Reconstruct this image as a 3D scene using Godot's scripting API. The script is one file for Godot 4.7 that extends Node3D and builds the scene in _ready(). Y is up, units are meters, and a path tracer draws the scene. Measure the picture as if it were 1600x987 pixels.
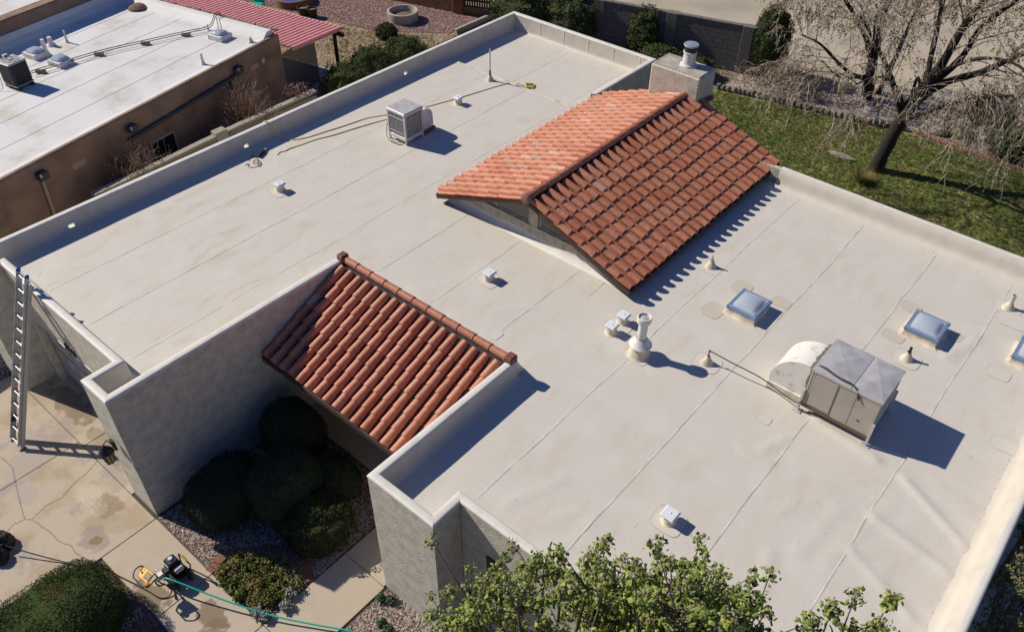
extends Node3D

# ------------------------------------------------------------------ helpers
class MB:
	var v := PackedVector3Array()
	var n := PackedVector3Array()
	var c := PackedColorArray()
	var uv := PackedVector2Array()
	var col := Color(1, 1, 1)
	var use_c := false
	var use_uv := false
	var uvo := Vector2.ZERO
	var uvs := Vector2.ONE
	func vert(p: Vector3, nn: Vector3) -> void:
		v.append(p); n.append(nn)
		if use_c: c.append(col)
		if use_uv: uv.append(Vector2((p.x - uvo.x) / uvs.x, (p.z - uvo.y) / uvs.y))
	# counter-clockwise seen from outside
	func tri(a: Vector3, b: Vector3, d: Vector3) -> void:
		var nn := (b - a).cross(d - a)
		if nn.length_squared() < 1e-16: return
		nn = nn.normalized()
		vert(a, nn); vert(d, nn); vert(b, nn)
	func trin(a: Vector3, b: Vector3, d: Vector3, na: Vector3, nb: Vector3, nd: Vector3) -> void:
		var f := (b - a).cross(d - a)
		if f.dot(na + nb + nd) >= 0.0:
			vert(a, na); vert(d, nd); vert(b, nb)
		else:
			vert(a, na); vert(b, nb); vert(d, nd)
	func quad(a: Vector3, b: Vector3, d: Vector3, e: Vector3) -> void:
		tri(a, b, d); tri(a, d, e)
	func quadn(a: Vector3, b: Vector3, d: Vector3, e: Vector3, na: Vector3, nb: Vector3, nd: Vector3, ne: Vector3) -> void:
		trin(a, b, d, na, nb, nd); trin(a, d, e, na, nd, ne)
	func otri(a: Vector3, b: Vector3, d: Vector3, o: Vector3) -> void:
		var nn := (b - a).cross(d - a)
		if nn.dot((a + b + d) / 3.0 - o) >= 0.0: tri(a, b, d)
		else: tri(a, d, b)
	func oquad(a: Vector3, b: Vector3, d: Vector3, e: Vector3, o: Vector3) -> void:
		otri(a, b, d, o); otri(a, d, e, o)
	func box(o: Vector3, s: Vector3, b := Basis()) -> void:
		cbox(o, s, 0.0, b)
	func cbox(o: Vector3, s: Vector3, ch: float, b := Basis()) -> void:
		var h := s * 0.5
		for ax in 3:
			var a1 := (ax + 1) % 3
			var a2 := (ax + 2) % 3
			for sg in [-1.0, 1.0]:
				var q := []
				for k in [[-1, -1], [1, -1], [1, 1], [-1, 1]]:
					var p := Vector3.ZERO
					p[ax] = sg * h[ax]
					p[a1] = k[0] * (h[a1] - ch)
					p[a2] = k[1] * (h[a2] - ch)
					q.append(o + b * p)
				oquad(q[0], q[1], q[2], q[3], o)
			if ch > 0.0:
				for s1 in [-1.0, 1.0]:
					for s2 in [-1.0, 1.0]:
						var q2 := []
						for k in [[-1, 0], [1, 0], [1, 1], [-1, 1]]:
							var p := Vector3.ZERO
							p[ax] = k[0] * (h[ax] - ch)
							p[a1] = s1 * (h[a1] - (ch if k[1] == 0 else 0.0))
							p[a2] = s2 * (h[a2] - (0.0 if k[1] == 0 else ch))
							q2.append(o + b * p)
						oquad(q2[0], q2[1], q2[2], q2[3], o)
		if ch > 0.0:
			for sx in [-1.0, 1.0]:
				for sy in [-1.0, 1.0]:
					for sz in [-1.0, 1.0]:
						var e := Vector3(sx * h.x, sy * h.y, sz * h.z)
						var i := Vector3(sx * (h.x - ch), sy * (h.y - ch), sz * (h.z - ch))
						otri(o + b * Vector3(e.x, i.y, i.z), o + b * Vector3(i.x, e.y, i.z), o + b * Vector3(i.x, i.y, e.z), o)
	func tube(path: PackedVector3Array, rad, sides: int, cap := true) -> void:
		var m := path.size()
		if m < 2: return
		var t := (path[1] - path[0]).normalized()
		var up := Vector3.UP if absf(t.y) < 0.9 else Vector3.RIGHT
		var x := t.cross(up).normalized()
		var pr := []
		var pn := []
		for i in m:
			var d: Vector3
			if i == 0: d = path[1] - path[0]
			elif i == m - 1: d = path[m - 1] - path[m - 2]
			else: d = path[i + 1] - path[i - 1]
			d = d.normalized()
			x = (x - d * x.dot(d))
			if x.length_squared() < 1e-9: x = d.cross(Vector3(0.3, 0.8, 0.5))
			x = x.normalized()
			var y := d.cross(x)
			var r: float = rad[i] if rad is Array or rad is PackedFloat32Array else rad
			var ring := PackedVector3Array()
			var nr := PackedVector3Array()
			for k in sides:
				var a := TAU * k / sides
				var w := x * cos(a) + y * sin(a)
				nr.append(w); ring.append(path[i] + w * r)
			if i > 0:
				for k in sides:
					var k2 := (k + 1) % sides
					quadn(pr[k], pr[k2], ring[k2], ring[k], pn[k], pn[k2], nr[k2], nr[k])
			elif cap:
				for k in range(1, sides - 1): otri(ring[0], ring[k], ring[k + 1], path[0] + d)
			pr = ring; pn = nr
		if cap:
			for k in range(1, sides - 1): otri(pr[0], pr[k], pr[k + 1], path[m - 2])
	# profile: array of Vector2(radius, y); smooth round, faceted along the profile
	func lathe(prof: Array, o: Vector3, segs: int, b := Basis()) -> void:
		for i in prof.size() - 1:
			var p: Vector2 = prof[i]
			var q: Vector2 = prof[i + 1]
			var dn := Vector2(q.y - p.y, -(q.x - p.x)).normalized()
			for k in segs:
				var a0 := TAU * k / segs
				var a1 := TAU * (k + 1) / segs
				var u0 := Vector3(cos(a0), 0, sin(a0))
				var u1 := Vector3(cos(a1), 0, sin(a1))
				var n0 := b * (u0 * dn.x + Vector3.UP * dn.y)
				var n1 := b * (u1 * dn.x + Vector3.UP * dn.y)
				var A := o + b * (u0 * p.x + Vector3.UP * p.y)
				var B := o + b * (u1 * p.x + Vector3.UP * p.y)
				var C := o + b * (u1 * q.x + Vector3.UP * q.y)
				var D := o + b * (u0 * q.x + Vector3.UP * q.y)
				if p.x > 0.0001: trin(A, B, C, n0, n1, n1)
				if q.x > 0.0001: trin(A, C, D, n0, n1, n0)
	# prism of a polygon lying in plane (o, ex, ey), extruded along ez
	func prism(poly: PackedVector2Array, o: Vector3, ex: Vector3, ey: Vector3, ez: Vector3) -> void:
		var idx := Geometry2D.triangulate_polygon(poly)
		var area := 0.0
		for i in poly.size():
			area += poly[i].cross(poly[(i + 1) % poly.size()])
		var hand := ex.cross(ey).dot(ez) * area
		for i in range(0, idx.size(), 3):
			var a := o + ex * poly[idx[i]].x + ey * poly[idx[i]].y
			var b := o + ex * poly[idx[i + 1]].x + ey * poly[idx[i + 1]].y
			var d := o + ex * poly[idx[i + 2]].x + ey * poly[idx[i + 2]].y
			var nn := (b - a).cross(d - a)
			if nn.dot(ez) > 0.0:
				var t := b
				b = d; d = t
			tri(a, b, d); tri(a + ez, d + ez, b + ez)
		for i in poly.size():
			var p := poly[i]
			var q := poly[(i + 1) % poly.size()]
			var a := o + ex * p.x + ey * p.y
			var b := o + ex * q.x + ey * q.y
			if hand > 0.0: quad(a, b, b + ez, a + ez)
			else: quad(b, a, a + ez, b + ez)
	func mesh(m: Material) -> ArrayMesh:
		var arr := []
		arr.resize(Mesh.ARRAY_MAX)
		arr[Mesh.ARRAY_VERTEX] = v
		arr[Mesh.ARRAY_NORMAL] = n
		if use_c: arr[Mesh.ARRAY_COLOR] = c
		if use_uv: arr[Mesh.ARRAY_TEX_UV] = uv
		var am := ArrayMesh.new()
		am.add_surface_from_arrays(Mesh.PRIMITIVE_TRIANGLES, arr)
		am.surface_set_material(0, m)
		return am

var M := {}
var rng := RandomNumberGenerator.new()
var taken := {}

func V(x, y, z) -> Vector3: return Vector3(x, y, z)
func lin(r: float, g: float, b: float) -> Color: return Color(r, g, b).linear_to_srgb()
func numbered(s: String) -> String:
	if not taken.has(s):
		taken[s] = 0
		return s
	taken[s] += 1
	return "%s_%03d" % [s, taken[s]]
func tag(o: Node, label := "", category := "", group := "", kind := "") -> Node:
	if label != "": o.set_meta("label", label)
	if category != "": o.set_meta("category", category)
	if group != "": o.set_meta("group", group)
	if kind != "": o.set_meta("kind", kind)
	return o
func thing(called: String, at: Vector3, label: String, category: String, turn := 0.0, group := "") -> Node3D:
	var o := Node3D.new()
	o.name = numbered(called)
	add_child(o)
	o.position = at; o.rotation.y = turn
	tag(o, label, category, group)
	return o
func put(mb: MB, called: String, m, parent: Node = null) -> MeshInstance3D:
	var o := MeshInstance3D.new()
	o.mesh = mb.mesh(M[m] if m is String else m)
	o.name = called if parent != null and parent != self else numbered(called)
	if parent == null: add_child(o)
	else: parent.add_child(o, true)
	return o
func inst(mesh: Mesh, called: String, parent: Node, xf := Transform3D()) -> MeshInstance3D:
	var o := MeshInstance3D.new()
	o.mesh = mesh; o.name = called
	parent.add_child(o, true)
	o.transform = xf
	return o
func cb(parent: Node, called: String, m, o: Vector3, s: Vector3, ch := 0.01, b := Basis()) -> MeshInstance3D:
	var mb := MB.new()
	mb.cbox(o, s, ch, b)
	return put(mb, called, m, parent)
func tb(parent: Node, called: String, m, path: Array, r, sides := 8) -> MeshInstance3D:
	var mb := MB.new()
	mb.tube(PackedVector3Array(path), r, sides)
	return put(mb, called, m, parent)
func smooth_path(p: Array, sub := 6) -> Array:
	var out := []
	for i in p.size() - 1:
		var a: Vector3 = p[max(i - 1, 0)]
		var b: Vector3 = p[i]
		var c: Vector3 = p[i + 1]
		var d: Vector3 = p[min(i + 2, p.size() - 1)]
		for k in sub: out.append(b.cubic_interpolate(c, a, d, float(k) / sub))
	out.append(p[p.size() - 1])
	return out

# ------------------------------------------------------------------ textures
func fnl(freq: float, sd: int, oct := 4, type := FastNoiseLite.TYPE_SIMPLEX_SMOOTH) -> FastNoiseLite:
	var f := FastNoiseLite.new()
	f.noise_type = type; f.frequency = freq; f.seed = sd
	f.fractal_type = FastNoiseLite.FRACTAL_FBM; f.fractal_octaves = oct
	return f
func ramp_at(r: Array, t: float) -> Color:
	for i in r.size() - 1:
		if t <= r[i + 1][0]:
			var k := clampf((t - r[i][0]) / maxf(r[i + 1][0] - r[i][0], 1e-5), 0, 1)
			return (r[i][1] as Color).lerp(r[i + 1][1], k)
	return r[r.size() - 1][1]
func noise_tex(size: int, f: FastNoiseLite, ramp: Array, f2: FastNoiseLite = null, mixk := 0.5) -> ImageTexture:
	var d := f.get_seamless_image(size, size).get_data()
	if f2 != null:
		var e := f2.get_seamless_image(size, size).get_data()
		for i in d.size(): d[i] = int(lerpf(d[i], e[i], mixk))
	var lut := PackedByteArray()
	for i in 256:
		var c := ramp_at(ramp, i / 255.0)
		lut.append(int(clampf(c.r, 0, 1) * 255)); lut.append(int(clampf(c.g, 0, 1) * 255)); lut.append(int(clampf(c.b, 0, 1) * 255))
	var o := PackedByteArray()
	o.resize(size * size * 3)
	for i in d.size():
		var k := d[i] * 3
		o[i * 3] = lut[k]; o[i * 3 + 1] = lut[k + 1]; o[i * 3 + 2] = lut[k + 2]
	var im := Image.create_from_data(size, size, false, Image.FORMAT_RGB8, o)
	im.generate_mipmaps()
	return ImageTexture.create_from_image(im)
func bump_tex(size: int, f: FastNoiseLite, k: float) -> ImageTexture:
	var im := f.get_seamless_image(size, size)
	im.convert(Image.FORMAT_RGBA8)
	var big := Image.create(size + 16, size + 16, false, Image.FORMAT_RGBA8)
	for dx in [-1, 0, 1]:
		for dy in [-1, 0, 1]: big.blit_rect(im, Rect2i(0, 0, size, size), Vector2i(8 + dx * size, 8 + dy * size))
	big.bump_map_to_normal_map(k)
	var fin := big.get_region(Rect2i(8, 8, size, size))
	fin.generate_mipmaps()
	return ImageTexture.create_from_image(fin)
func mat(col: Color, rough := 0.8, metal := 0.0) -> StandardMaterial3D:
	var m := StandardMaterial3D.new()
	m.albedo_color = col; m.roughness = rough; m.metallic = metal
	return m
func trip(m: StandardMaterial3D, tex: Texture2D, sc: float, nrm: Texture2D = null, ns := 1.0) -> StandardMaterial3D:
	m.uv1_triplanar = true; m.uv1_world_triplanar = true
	m.uv1_scale = Vector3(sc, sc, sc)
	if tex != null: m.albedo_texture = tex
	if nrm != null:
		m.normal_enabled = true; m.normal_texture = nrm; m.normal_scale = ns
	return m
func vcol(rough := 0.85) -> StandardMaterial3D:
	var m := StandardMaterial3D.new()
	m.vertex_color_use_as_albedo = true; m.roughness = rough
	return m
func g(x: float) -> Color: return Color(x, x, x)

func make_materials() -> void:
	var mottle := noise_tex(256, fnl(0.012, 3, 5), [[0.0, g(0.78)], [0.45, g(0.93)], [0.7, g(1.0)], [1.0, g(1.0)]])
	var grain := noise_tex(256, fnl(0.12, 5, 3), [[0.0, g(0.7)], [0.5, g(0.92)], [1.0, g(1.0)]])
	var stucco_n := bump_tex(512, fnl(0.08, 11, 3), 8.0)
	var fine_n := bump_tex(256, fnl(0.03, 12, 4), 2.5)
	var rough_n := bump_tex(256, fnl(0.09, 13, 3), 6.0)
	var stucco_a := noise_tex(512, fnl(0.08, 11, 3), [[0.0, g(0.62)], [0.42, g(0.88)], [0.6, g(1.0)], [1.0, g(1.0)]], fnl(0.008, 14, 4), 0.28)
	M.stucco = trip(mat(lin(0.73, 0.695, 0.585), 0.95), stucco_a, 0.8, stucco_n, 0.75)
	M.chimney = trip(mat(lin(0.70, 0.64, 0.54), 0.95), stucco_a, 0.7, stucco_n, 0.9)
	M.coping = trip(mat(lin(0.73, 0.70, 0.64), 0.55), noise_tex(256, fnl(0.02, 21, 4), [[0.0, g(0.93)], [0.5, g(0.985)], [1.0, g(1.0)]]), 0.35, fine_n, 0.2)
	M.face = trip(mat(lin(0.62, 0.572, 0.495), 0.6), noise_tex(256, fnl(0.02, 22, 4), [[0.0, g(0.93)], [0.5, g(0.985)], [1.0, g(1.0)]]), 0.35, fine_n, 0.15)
	M.seam = trip(mat(lin(0.645, 0.61, 0.545), 0.6), mottle, 0.5)
	M.patch = mat(lin(0.615, 0.58, 0.515), 0.6)
	M.rim = mat(lin(0.47, 0.41, 0.32), 0.8)
	M.old_patch = mat(lin(0.54, 0.49, 0.405), 0.75)
	M.groove = mat(lin(0.22, 0.19, 0.155), 0.9)
	M.lip = mat(lin(0.55, 0.505, 0.44), 0.9)
	M.boot = trip(mat(lin(0.70, 0.62, 0.50), 0.6), mottle, 1.2)
	M.tile = vcol(0.6)
	M.tile.metallic_specular = 0.5
	M.tile.uv1_triplanar = true; M.tile.uv1_world_triplanar = true; M.tile.uv1_scale = V(1.1, 1.1, 1.1)
	M.tile.albedo_texture = noise_tex(256, fnl(0.03, 31, 5), [[0.0, Color(0.74, 0.74, 0.76)], [0.4, Color(0.92, 0.92, 0.92)], [0.7, g(1.0)], [0.9, Color(1.0, 1.0, 1.0)]], fnl(0.15, 32, 2), 0.3)
	M.tile.normal_enabled = true; M.tile.normal_texture = rough_n; M.tile.normal_scale = 0.25
	M.mortar = trip(mat(lin(0.36, 0.17, 0.13), 0.75), grain, 1.5, rough_n, 1.0)
	M.mortar_red = trip(mat(lin(0.22, 0.075, 0.055), 0.6), mottle, 1.5)
	M.brown_trim = trip(mat(lin(0.085, 0.05, 0.038), 0.7), grain, 1.0)
	M.tan_trim = trip(mat(lin(0.52, 0.46, 0.36), 0.85), mottle, 1.0, rough_n, 0.4)
	M.underlay = mat(lin(0.05, 0.035, 0.03), 0.95)
	var gl := mat(lin(0.02, 0.022, 0.025), 0.06)
	gl.metallic_specular = 0.7
	M.glass_dark = gl
	var dome := mat(lin(0.42, 0.48, 0.56), 0.1)
	dome.clearcoat_enabled = true; dome.clearcoat = 0.6; dome.clearcoat_roughness = 0.08
	M.dome = dome
	M.blue_frame = mat(lin(0.16, 0.25, 0.42), 0.45, 0.0)
	M.alu = trip(mat(lin(0.55, 0.56, 0.57), 0.42, 0.45), grain, 2.0)
	M.galv = trip(mat(lin(0.60, 0.59, 0.58), 0.5, 0.3), noise_tex(256, fnl(0.03, 41, 4), [[0.0, g(0.85)], [0.4, g(0.95)], [0.7, g(1.0)], [1.0, g(1.0)]]), 0.7)
	M.vent_white = mat(lin(0.72, 0.76, 0.80), 0.45)
	M.white = trip(mat(lin(0.74, 0.74, 0.72), 0.6), mottle, 1.0)
	M.steel_blue = mat(lin(0.55, 0.60, 0.66), 0.35, 0.6)
	M.ac_tan = trip(mat(lin(0.435, 0.385, 0.325), 0.5), noise_tex(256, fnl(0.015, 47, 4), [[0.0, g(0.93)], [0.6, g(1.0)], [1.0, g(1.0)]]), 0.4)
	M.ac_top = trip(mat(lin(0.52, 0.51, 0.51), 0.45, 0.2), noise_tex(512, fnl(0.02, 43, 5), [[0.0, g(0.86)], [0.45, g(0.96)], [0.62, g(1.0)], [1.0, g(1.0)]]), 0.25)
	M.duct = trip(mat(lin(0.76, 0.745, 0.70), 0.5), noise_tex(512, fnl(0.03, 44, 5), [[0.0, Color(0.8, 0.77, 0.73)], [0.25, Color(0.93, 0.92, 0.9)], [0.4, g(0.98)], [1.0, g(1.0)]]), 0.25)
	M.sealant = trip(mat(lin(0.30, 0.27, 0.235), 0.8), noise_tex(256, fnl(0.06, 45, 4), [[0.0, g(0.3)], [0.4, g(0.6)], [0.55, g(1.0)], [1.0, g(1.0)]]), 2.0, rough_n, 1.5)
	M.rust = trip(mat(lin(0.20, 0.13, 0.09), 0.9), grain, 2.0)
	M.pad = trip(mat(lin(0.30, 0.29, 0.29), 0.9), noise_tex(256, fnl(0.06, 46, 3), [[0.0, g(0.35)], [0.5, g(0.8)], [1.0, g(1.0)]]), 1.5)
	M.dark = mat(lin(0.015, 0.016, 0.018), 0.6)
	M.black = mat(lin(0.012, 0.012, 0.013), 0.4)
	M.rubber = mat(lin(0.016, 0.016, 0.017), 0.7)
	M.yellow = mat(lin(0.72, 0.42, 0.02), 0.4)
	M.orange = mat(lin(0.75, 0.22, 0.01), 0.45)
	M.teal = mat(lin(0.01, 0.42, 0.33), 0.4)
	M.cord = mat(lin(0.70, 0.53, 0.20), 0.6)
	M.rope = mat(lin(0.60, 0.42, 0.05), 0.7)
	M.blue_cap = mat(lin(0.01, 0.09, 0.36), 0.4)
	M.wire = mat(lin(0.045, 0.045, 0.05), 0.6)
	M.door = trip(mat(lin(0.40, 0.40, 0.42), 0.6), mottle, 0.6)
	M.lamp_glass = mat(lin(0.35, 0.24, 0.08), 0.25)
	# neighbours
	M.n_wall = trip(mat(lin(0.33, 0.215, 0.15), 0.95), mottle, 0.3, stucco_n, 0.4)
	M.n_roof = trip(mat(lin(0.74, 0.73, 0.72), 0.6), noise_tex(512, fnl(0.008, 51, 6), [[0.0, Color(0.84, 0.81, 0.76)], [0.3, Color(0.94, 0.935, 0.92)], [0.5, g(0.98)], [1.0, g(1.0)]], fnl(0.05, 52, 3), 0.2), 0.13)
	M.n_patch = mat(lin(0.46, 0.33, 0.25), 0.95)
	M.n_seam = mat(lin(0.68, 0.66, 0.635), 0.9)
	M.red_metal = trip(mat(lin(0.72, 0.32, 0.31), 0.5), noise_tex(256, fnl(0.02, 48, 4), [[0.0, g(0.9)], [0.6, g(1.0)], [1.0, g(1.0)]]), 0.5)
	M.n_pipe = mat(lin(0.045, 0.055, 0.06), 0.5)
	M.block = trip(mat(lin(0.33, 0.285, 0.21), 0.95), grain, 0.7, rough_n, 0.8)
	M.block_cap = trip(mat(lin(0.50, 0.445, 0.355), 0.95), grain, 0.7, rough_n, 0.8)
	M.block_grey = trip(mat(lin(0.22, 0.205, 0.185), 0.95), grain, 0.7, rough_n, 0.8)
	M.brown_wall = trip(mat(lin(0.21, 0.105, 0.06), 0.95), mottle, 0.4, stucco_n, 0.6)
	M.wood_dark = trip(mat(lin(0.055, 0.033, 0.022), 0.85), grain, 1.0)
	M.wood = trip(mat(lin(0.34, 0.25, 0.15), 0.85), grain, 1.5)
	var scr := mat(Color(lin(0.20, 0.17, 0.14), 0.72), 0.9)
	scr.transparency = BaseMaterial3D.TRANSPARENCY_ALPHA
	M.screen = scr
	# ground
	M.ground = trip(mat(lin(0.40, 0.30, 0.20), 1.0), noise_tex(512, fnl(0.02, 61, 6), [[0.0, Color(0.5, 0.48, 0.42)], [0.35, Color(0.8, 0.79, 0.74)], [0.6, g(0.95)], [1.0, g(1.0)]], fnl(0.1, 62, 3), 0.45), 0.25, rough_n, 0.8)
	M.alley = trip(mat(lin(0.50, 0.43, 0.33), 1.0), noise_tex(512, fnl(0.006, 63, 6), [[0.0, g(0.82)], [0.5, g(0.95)], [1.0, g(1.0)]], fnl(0.1, 64, 3), 0.2), 0.07)
	M.lawn = trip(mat(lin(0.235, 0.255, 0.095), 1.0), noise_tex(512, fnl(0.012, 65, 6), [[0.0, Color(0.42, 0.62, 0.3)], [0.4, Color(0.75, 0.85, 0.6)], [0.6, Color(1.0, 0.95, 0.9)], [1.0, Color(1, 0.92, 0.95)]], fnl(0.1, 66, 3), 0.3), 0.09, rough_n, 0.5)
	M.soil = trip(mat(lin(0.17, 0.125, 0.095), 1.0), grain, 0.8, rough_n, 1.0)
	M.pink_soil = trip(mat(lin(0.27, 0.17, 0.14), 1.0), noise_tex(512, fnl(0.06, 67, 4), [[0.0, g(0.45)], [0.5, g(0.85)], [1.0, g(1.0)]]), 0.35, rough_n, 1.0)
	M.bed = trip(mat(lin(0.33, 0.265, 0.20), 1.0), noise_tex(512, fnl(0.06, 68, 4), [[0.0, g(0.45)], [0.5, g(0.85)], [1.0, g(1.0)]]), 0.35, rough_n, 1.0)
	M.brick = trip(mat(lin(0.30, 0.135, 0.095), 0.95), grain, 0.9, rough_n, 0.6)
	M.joint = mat(lin(0.07, 0.06, 0.05), 1.0)
	M.stone = vcol(0.95)
	M.rock = trip(mat(lin(0.34, 0.30, 0.25), 0.95), grain, 0.9, rough_n, 1.0)
	M.concrete = trip(mat(lin(0.46, 0.42, 0.36), 0.95), mottle, 0.6, rough_n, 0.4)
	M.log = trip(mat(lin(0.22, 0.195, 0.165), 0.95), grain, 1.5, rough_n, 1.0)
	# plants
	M.leaf = vcol(0.6)
	M.leaf.backlight_enabled = true
	M.leaf.backlight = Color(0.28, 0.3, 0.12)
	M.leaf_dull = vcol(0.9)
	M.leaf_dull.metallic_specular = 0.15
	M.bark = trip(mat(lin(0.06, 0.05, 0.042), 0.95), noise_tex(256, fnl(0.05, 71, 4), [[0.0, g(0.35)], [0.5, g(0.8)], [1.0, g(1.0)]]), 1.2, rough_n, 1.5)
	M.twig = vcol(0.9)

# ------------------------------------------------------------------ surfaces painted from computed colour
func deck_texture() -> ImageTexture:
	var S := 1024
	var n1 := fnl(0.006, 101, 5)
	var n2 := fnl(0.02, 102, 4)
	var n3 := fnl(0.25, 103, 2)
	var n4 := fnl(0.02, 104, 4)
	var o := PackedByteArray()
	o.resize(S * S * 3)
	var bse := Vector3(0.612, 0.575, 0.51)
	var dirt := Vector3(0.50, 0.41, 0.295)
	var pale := Vector3(0.645, 0.618, 0.565)
	var lut := PackedByteArray()
	for i in 1025:
		var c := pow(i / 1024.0, 1.0 / 2.2)
		lut.append(int(clampf(c * 255.0, 0, 255)))
	for j in S:
		for i in S:
			var x := -18.6 + 20.2 * i / S
			var z := -22.2 + 19.4 * j / S
			var a := n1.get_noise_2d(i, j)
			var b := n2.get_noise_2d(i * 2.2 + 40.0 * a, j * 0.55)
			var t := clampf((b - 0.1) * 1.5 + a * 0.6, 0.0, 1.0)
			var foot := 0.5 if x < -12.0 and z > -9.5 else 0.26
			t *= foot
			var w := clampf(n4.get_noise_2d(i, j) * 1.4 - 0.1, 0.0, 1.0) * 0.8
			var q := bse.lerp(dirt, t).lerp(pale, w)
			q *= 1.0 + 0.045 * n3.get_noise_2d(i, j)
			var k := (j * S + i) * 3
			o[k] = lut[int(clampf(q.x, 0, 1) * 1024)]; o[k + 1] = lut[int(clampf(q.y, 0, 1) * 1024)]; o[k + 2] = lut[int(clampf(q.z, 0, 1) * 1024)]
	var im := Image.create_from_data(S, S, false, Image.FORMAT_RGB8, o)
	var r := RandomNumberGenerator.new()
	r.seed = 77
	for k in 520:   # scuffs, crumbs and dried drips
		var px := r.randi_range(8, S - 9)
		var py := r.randi_range(8, S - 9)
		var ln := r.randi_range(1, 5) if k % 4 else r.randi_range(4, 11)
		var ang := r.randf() * TAU
		var col := lin(0.40, 0.33, 0.24) if k % 3 else lin(0.24, 0.20, 0.16)
		var al := r.randf_range(0.12, 0.5)
		for s in ln:
			var ix := px + int(cos(ang) * s)
			var iy := py + int(sin(ang) * s)
			if ix < 0 or iy < 0 or ix >= S or iy >= S: continue
			im.set_pixel(ix, iy, im.get_pixel(ix, iy).lerp(col, al))
	im.generate_mipmaps()
	return ImageTexture.create_from_image(im)

func seg_dist(p: Vector2, a: Vector2, b: Vector2) -> float:
	var t := clampf((p - a).dot(b - a) / (b - a).length_squared(), 0, 1)
	return p.distance_to(a + (b - a) * t)

# concrete flags of the drive and the walk: x -18.6 .. -7.0, z -8.8 .. 2.8
const DX := -18.6
const DZ := -8.8
const DS := 11.6
func drive_texture() -> ImageTexture:
	var S := 1160
	var n1 := fnl(0.008, 201, 5)
	var n2 := fnl(0.03, 202, 4)
	var n3 := fnl(0.3, 203, 2)
	var bse := Vector3(0.50, 0.42, 0.32)
	var tan_ := Vector3(0.42, 0.335, 0.23)
	var grey := Vector3(0.37, 0.325, 0.29)
	var o := PackedByteArray()
	o.resize(S * S * 3)
	var lut := PackedByteArray()
	for i in 1025: lut.append(int(clampf(pow(i / 1024.0, 1.0 / 2.2) * 255.0, 0, 255)))
	for j in S:
		for i in S:
			var x := DX + DS * i / S
			var a := n1.get_noise_2d(i, j)
			var b := n2.get_noise_2d(i, j)
			var drive := 1.0 if x < -11.97 else 0.12
			var q := bse.lerp(tan_, clampf(a * 2.2 + b * 0.7 + 0.15, 0, 1) * drive)
			var gk := clampf(n1.get_noise_2d(i * 0.8 + 900.0, j * 0.8 + b * 30.0) * 5.0 - 0.75, 0, 1)
			q = q.lerp(grey, gk * 0.85 * drive)
			q *= 1.0 + 0.07 * n3.get_noise_2d(i, j) + 0.05 * b
			var k := (j * S + i) * 3
			o[k] = lut[int(clampf(q.x, 0, 1) * 1024)]; o[k + 1] = lut[int(clampf(q.y, 0, 1) * 1024)]; o[k + 2] = lut[int(clampf(q.z, 0, 1) * 1024)]
	var im := Image.create_from_data(S, S, false, Image.FORMAT_RGB8, o)
	# wet patches and the oil ring (outlines with noise), pale splashes, cracks
	var wet := [[V(-10.45, -1.85, 0), 0.5, 0.3, 0.72], [V(-9.25, -2.42, 0), 0.42, 0.26, 0.72], [V(-8.98, -2.15, 0), 0.22, 0.4, 0.6], [V(-16.3, -3.4, 0), 1.0, 0.3, 0.55], [V(-13.0, -2.45, 0), 0.35, 0.28, 0.4], [V(-14.4, -3.35, 0), 1.1, 0.28, 0.35]]
	for w in wet:
		blotch(im, S, w[0].x, w[0].y, w[1], w[2], lin(0.19, 0.135, 0.085), w[3], n2, 0.0)
	blotch(im, S, -12.46, -1.86, 0.34, 0.30, lin(0.33, 0.27, 0.235), 0.75, n2, 0.0)
	blotch(im, S, -12.44, -1.86, 0.14, 0.13, lin(0.22, 0.15, 0.07), 0.7, n2, 0.0)
	blotch(im, S, -13.55, -2.35, 0.34, 0.22, lin(0.66, 0.58, 0.46), 0.75, n3, 0.25)
	blotch(im, S, -13.1, -2.3, 0.2, 0.15, lin(0.66, 0.58, 0.46), 0.6, n3, 0.3)
	for w in [[-14.6, -0.6, 0.5, 0.2], [-13.8, -0.2, 0.6, 0.25], [-15.4, -1.9, 0.4, 0.5], [-14.6, -1.5, 0.35, 0.25], [-16.0, -2.2, 0.5, 0.3], [-13.2, 0.3, 0.5, 0.4]]:
		blotch(im, S, w[0], w[1], w[2], w[3], lin(0.43, 0.37, 0.33), 0.8, n2, 0.0)
	var cr := [[[-16.0, -1.59], [-15.5, -1.62], [-15.12, -1.49], [-14.5, -1.3], [-14.0, -1.16], [-13.89, -1.25], [-14.0, -1.6], [-13.95, -1.95], [-14.1, -2.3], [-14.15, -2.6], [-14.28, -2.9]], [[-13.86, -1.27], [-13.55, -1.30], [-13.29, -1.36], [-13.0, -1.36], [-12.7, -1.46], [-12.45, -1.45], [-12.22, -1.50], [-12.0, -1.55]], [[-14.0, -1.16], [-14.05, -0.95], [-13.96, -0.74], [-14.05, -0.4], [-13.9, 0.1]]]
	for line in cr:
		for s in line.size() - 1:
			var a := Vector2(line[s][0], line[s][1])
			var b := Vector2(line[s + 1][0], line[s + 1][1])
			var steps := int(a.distance_to(b) * 160) + 1
			for k in steps:
				var p := a.lerp(b, float(k) / steps)
				var jit := 0.03 * n2.get_noise_2d(p.x * 300, p.y * 300)
				var ix := int((p.x + jit - DX) / DS * S)
				var iy := int((p.y + jit * 0.7 - DZ) / DS * S)
				for dx in 2:
					if ix + dx < S and iy < S and ix >= 0 and iy >= 0:
						im.set_pixel(ix + dx, iy, im.get_pixel(ix + dx, iy).lerp(lin(0.11, 0.08, 0.06), 0.75 if dx == 0 else 0.4))
	im.generate_mipmaps()
	return ImageTexture.create_from_image(im)
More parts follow.
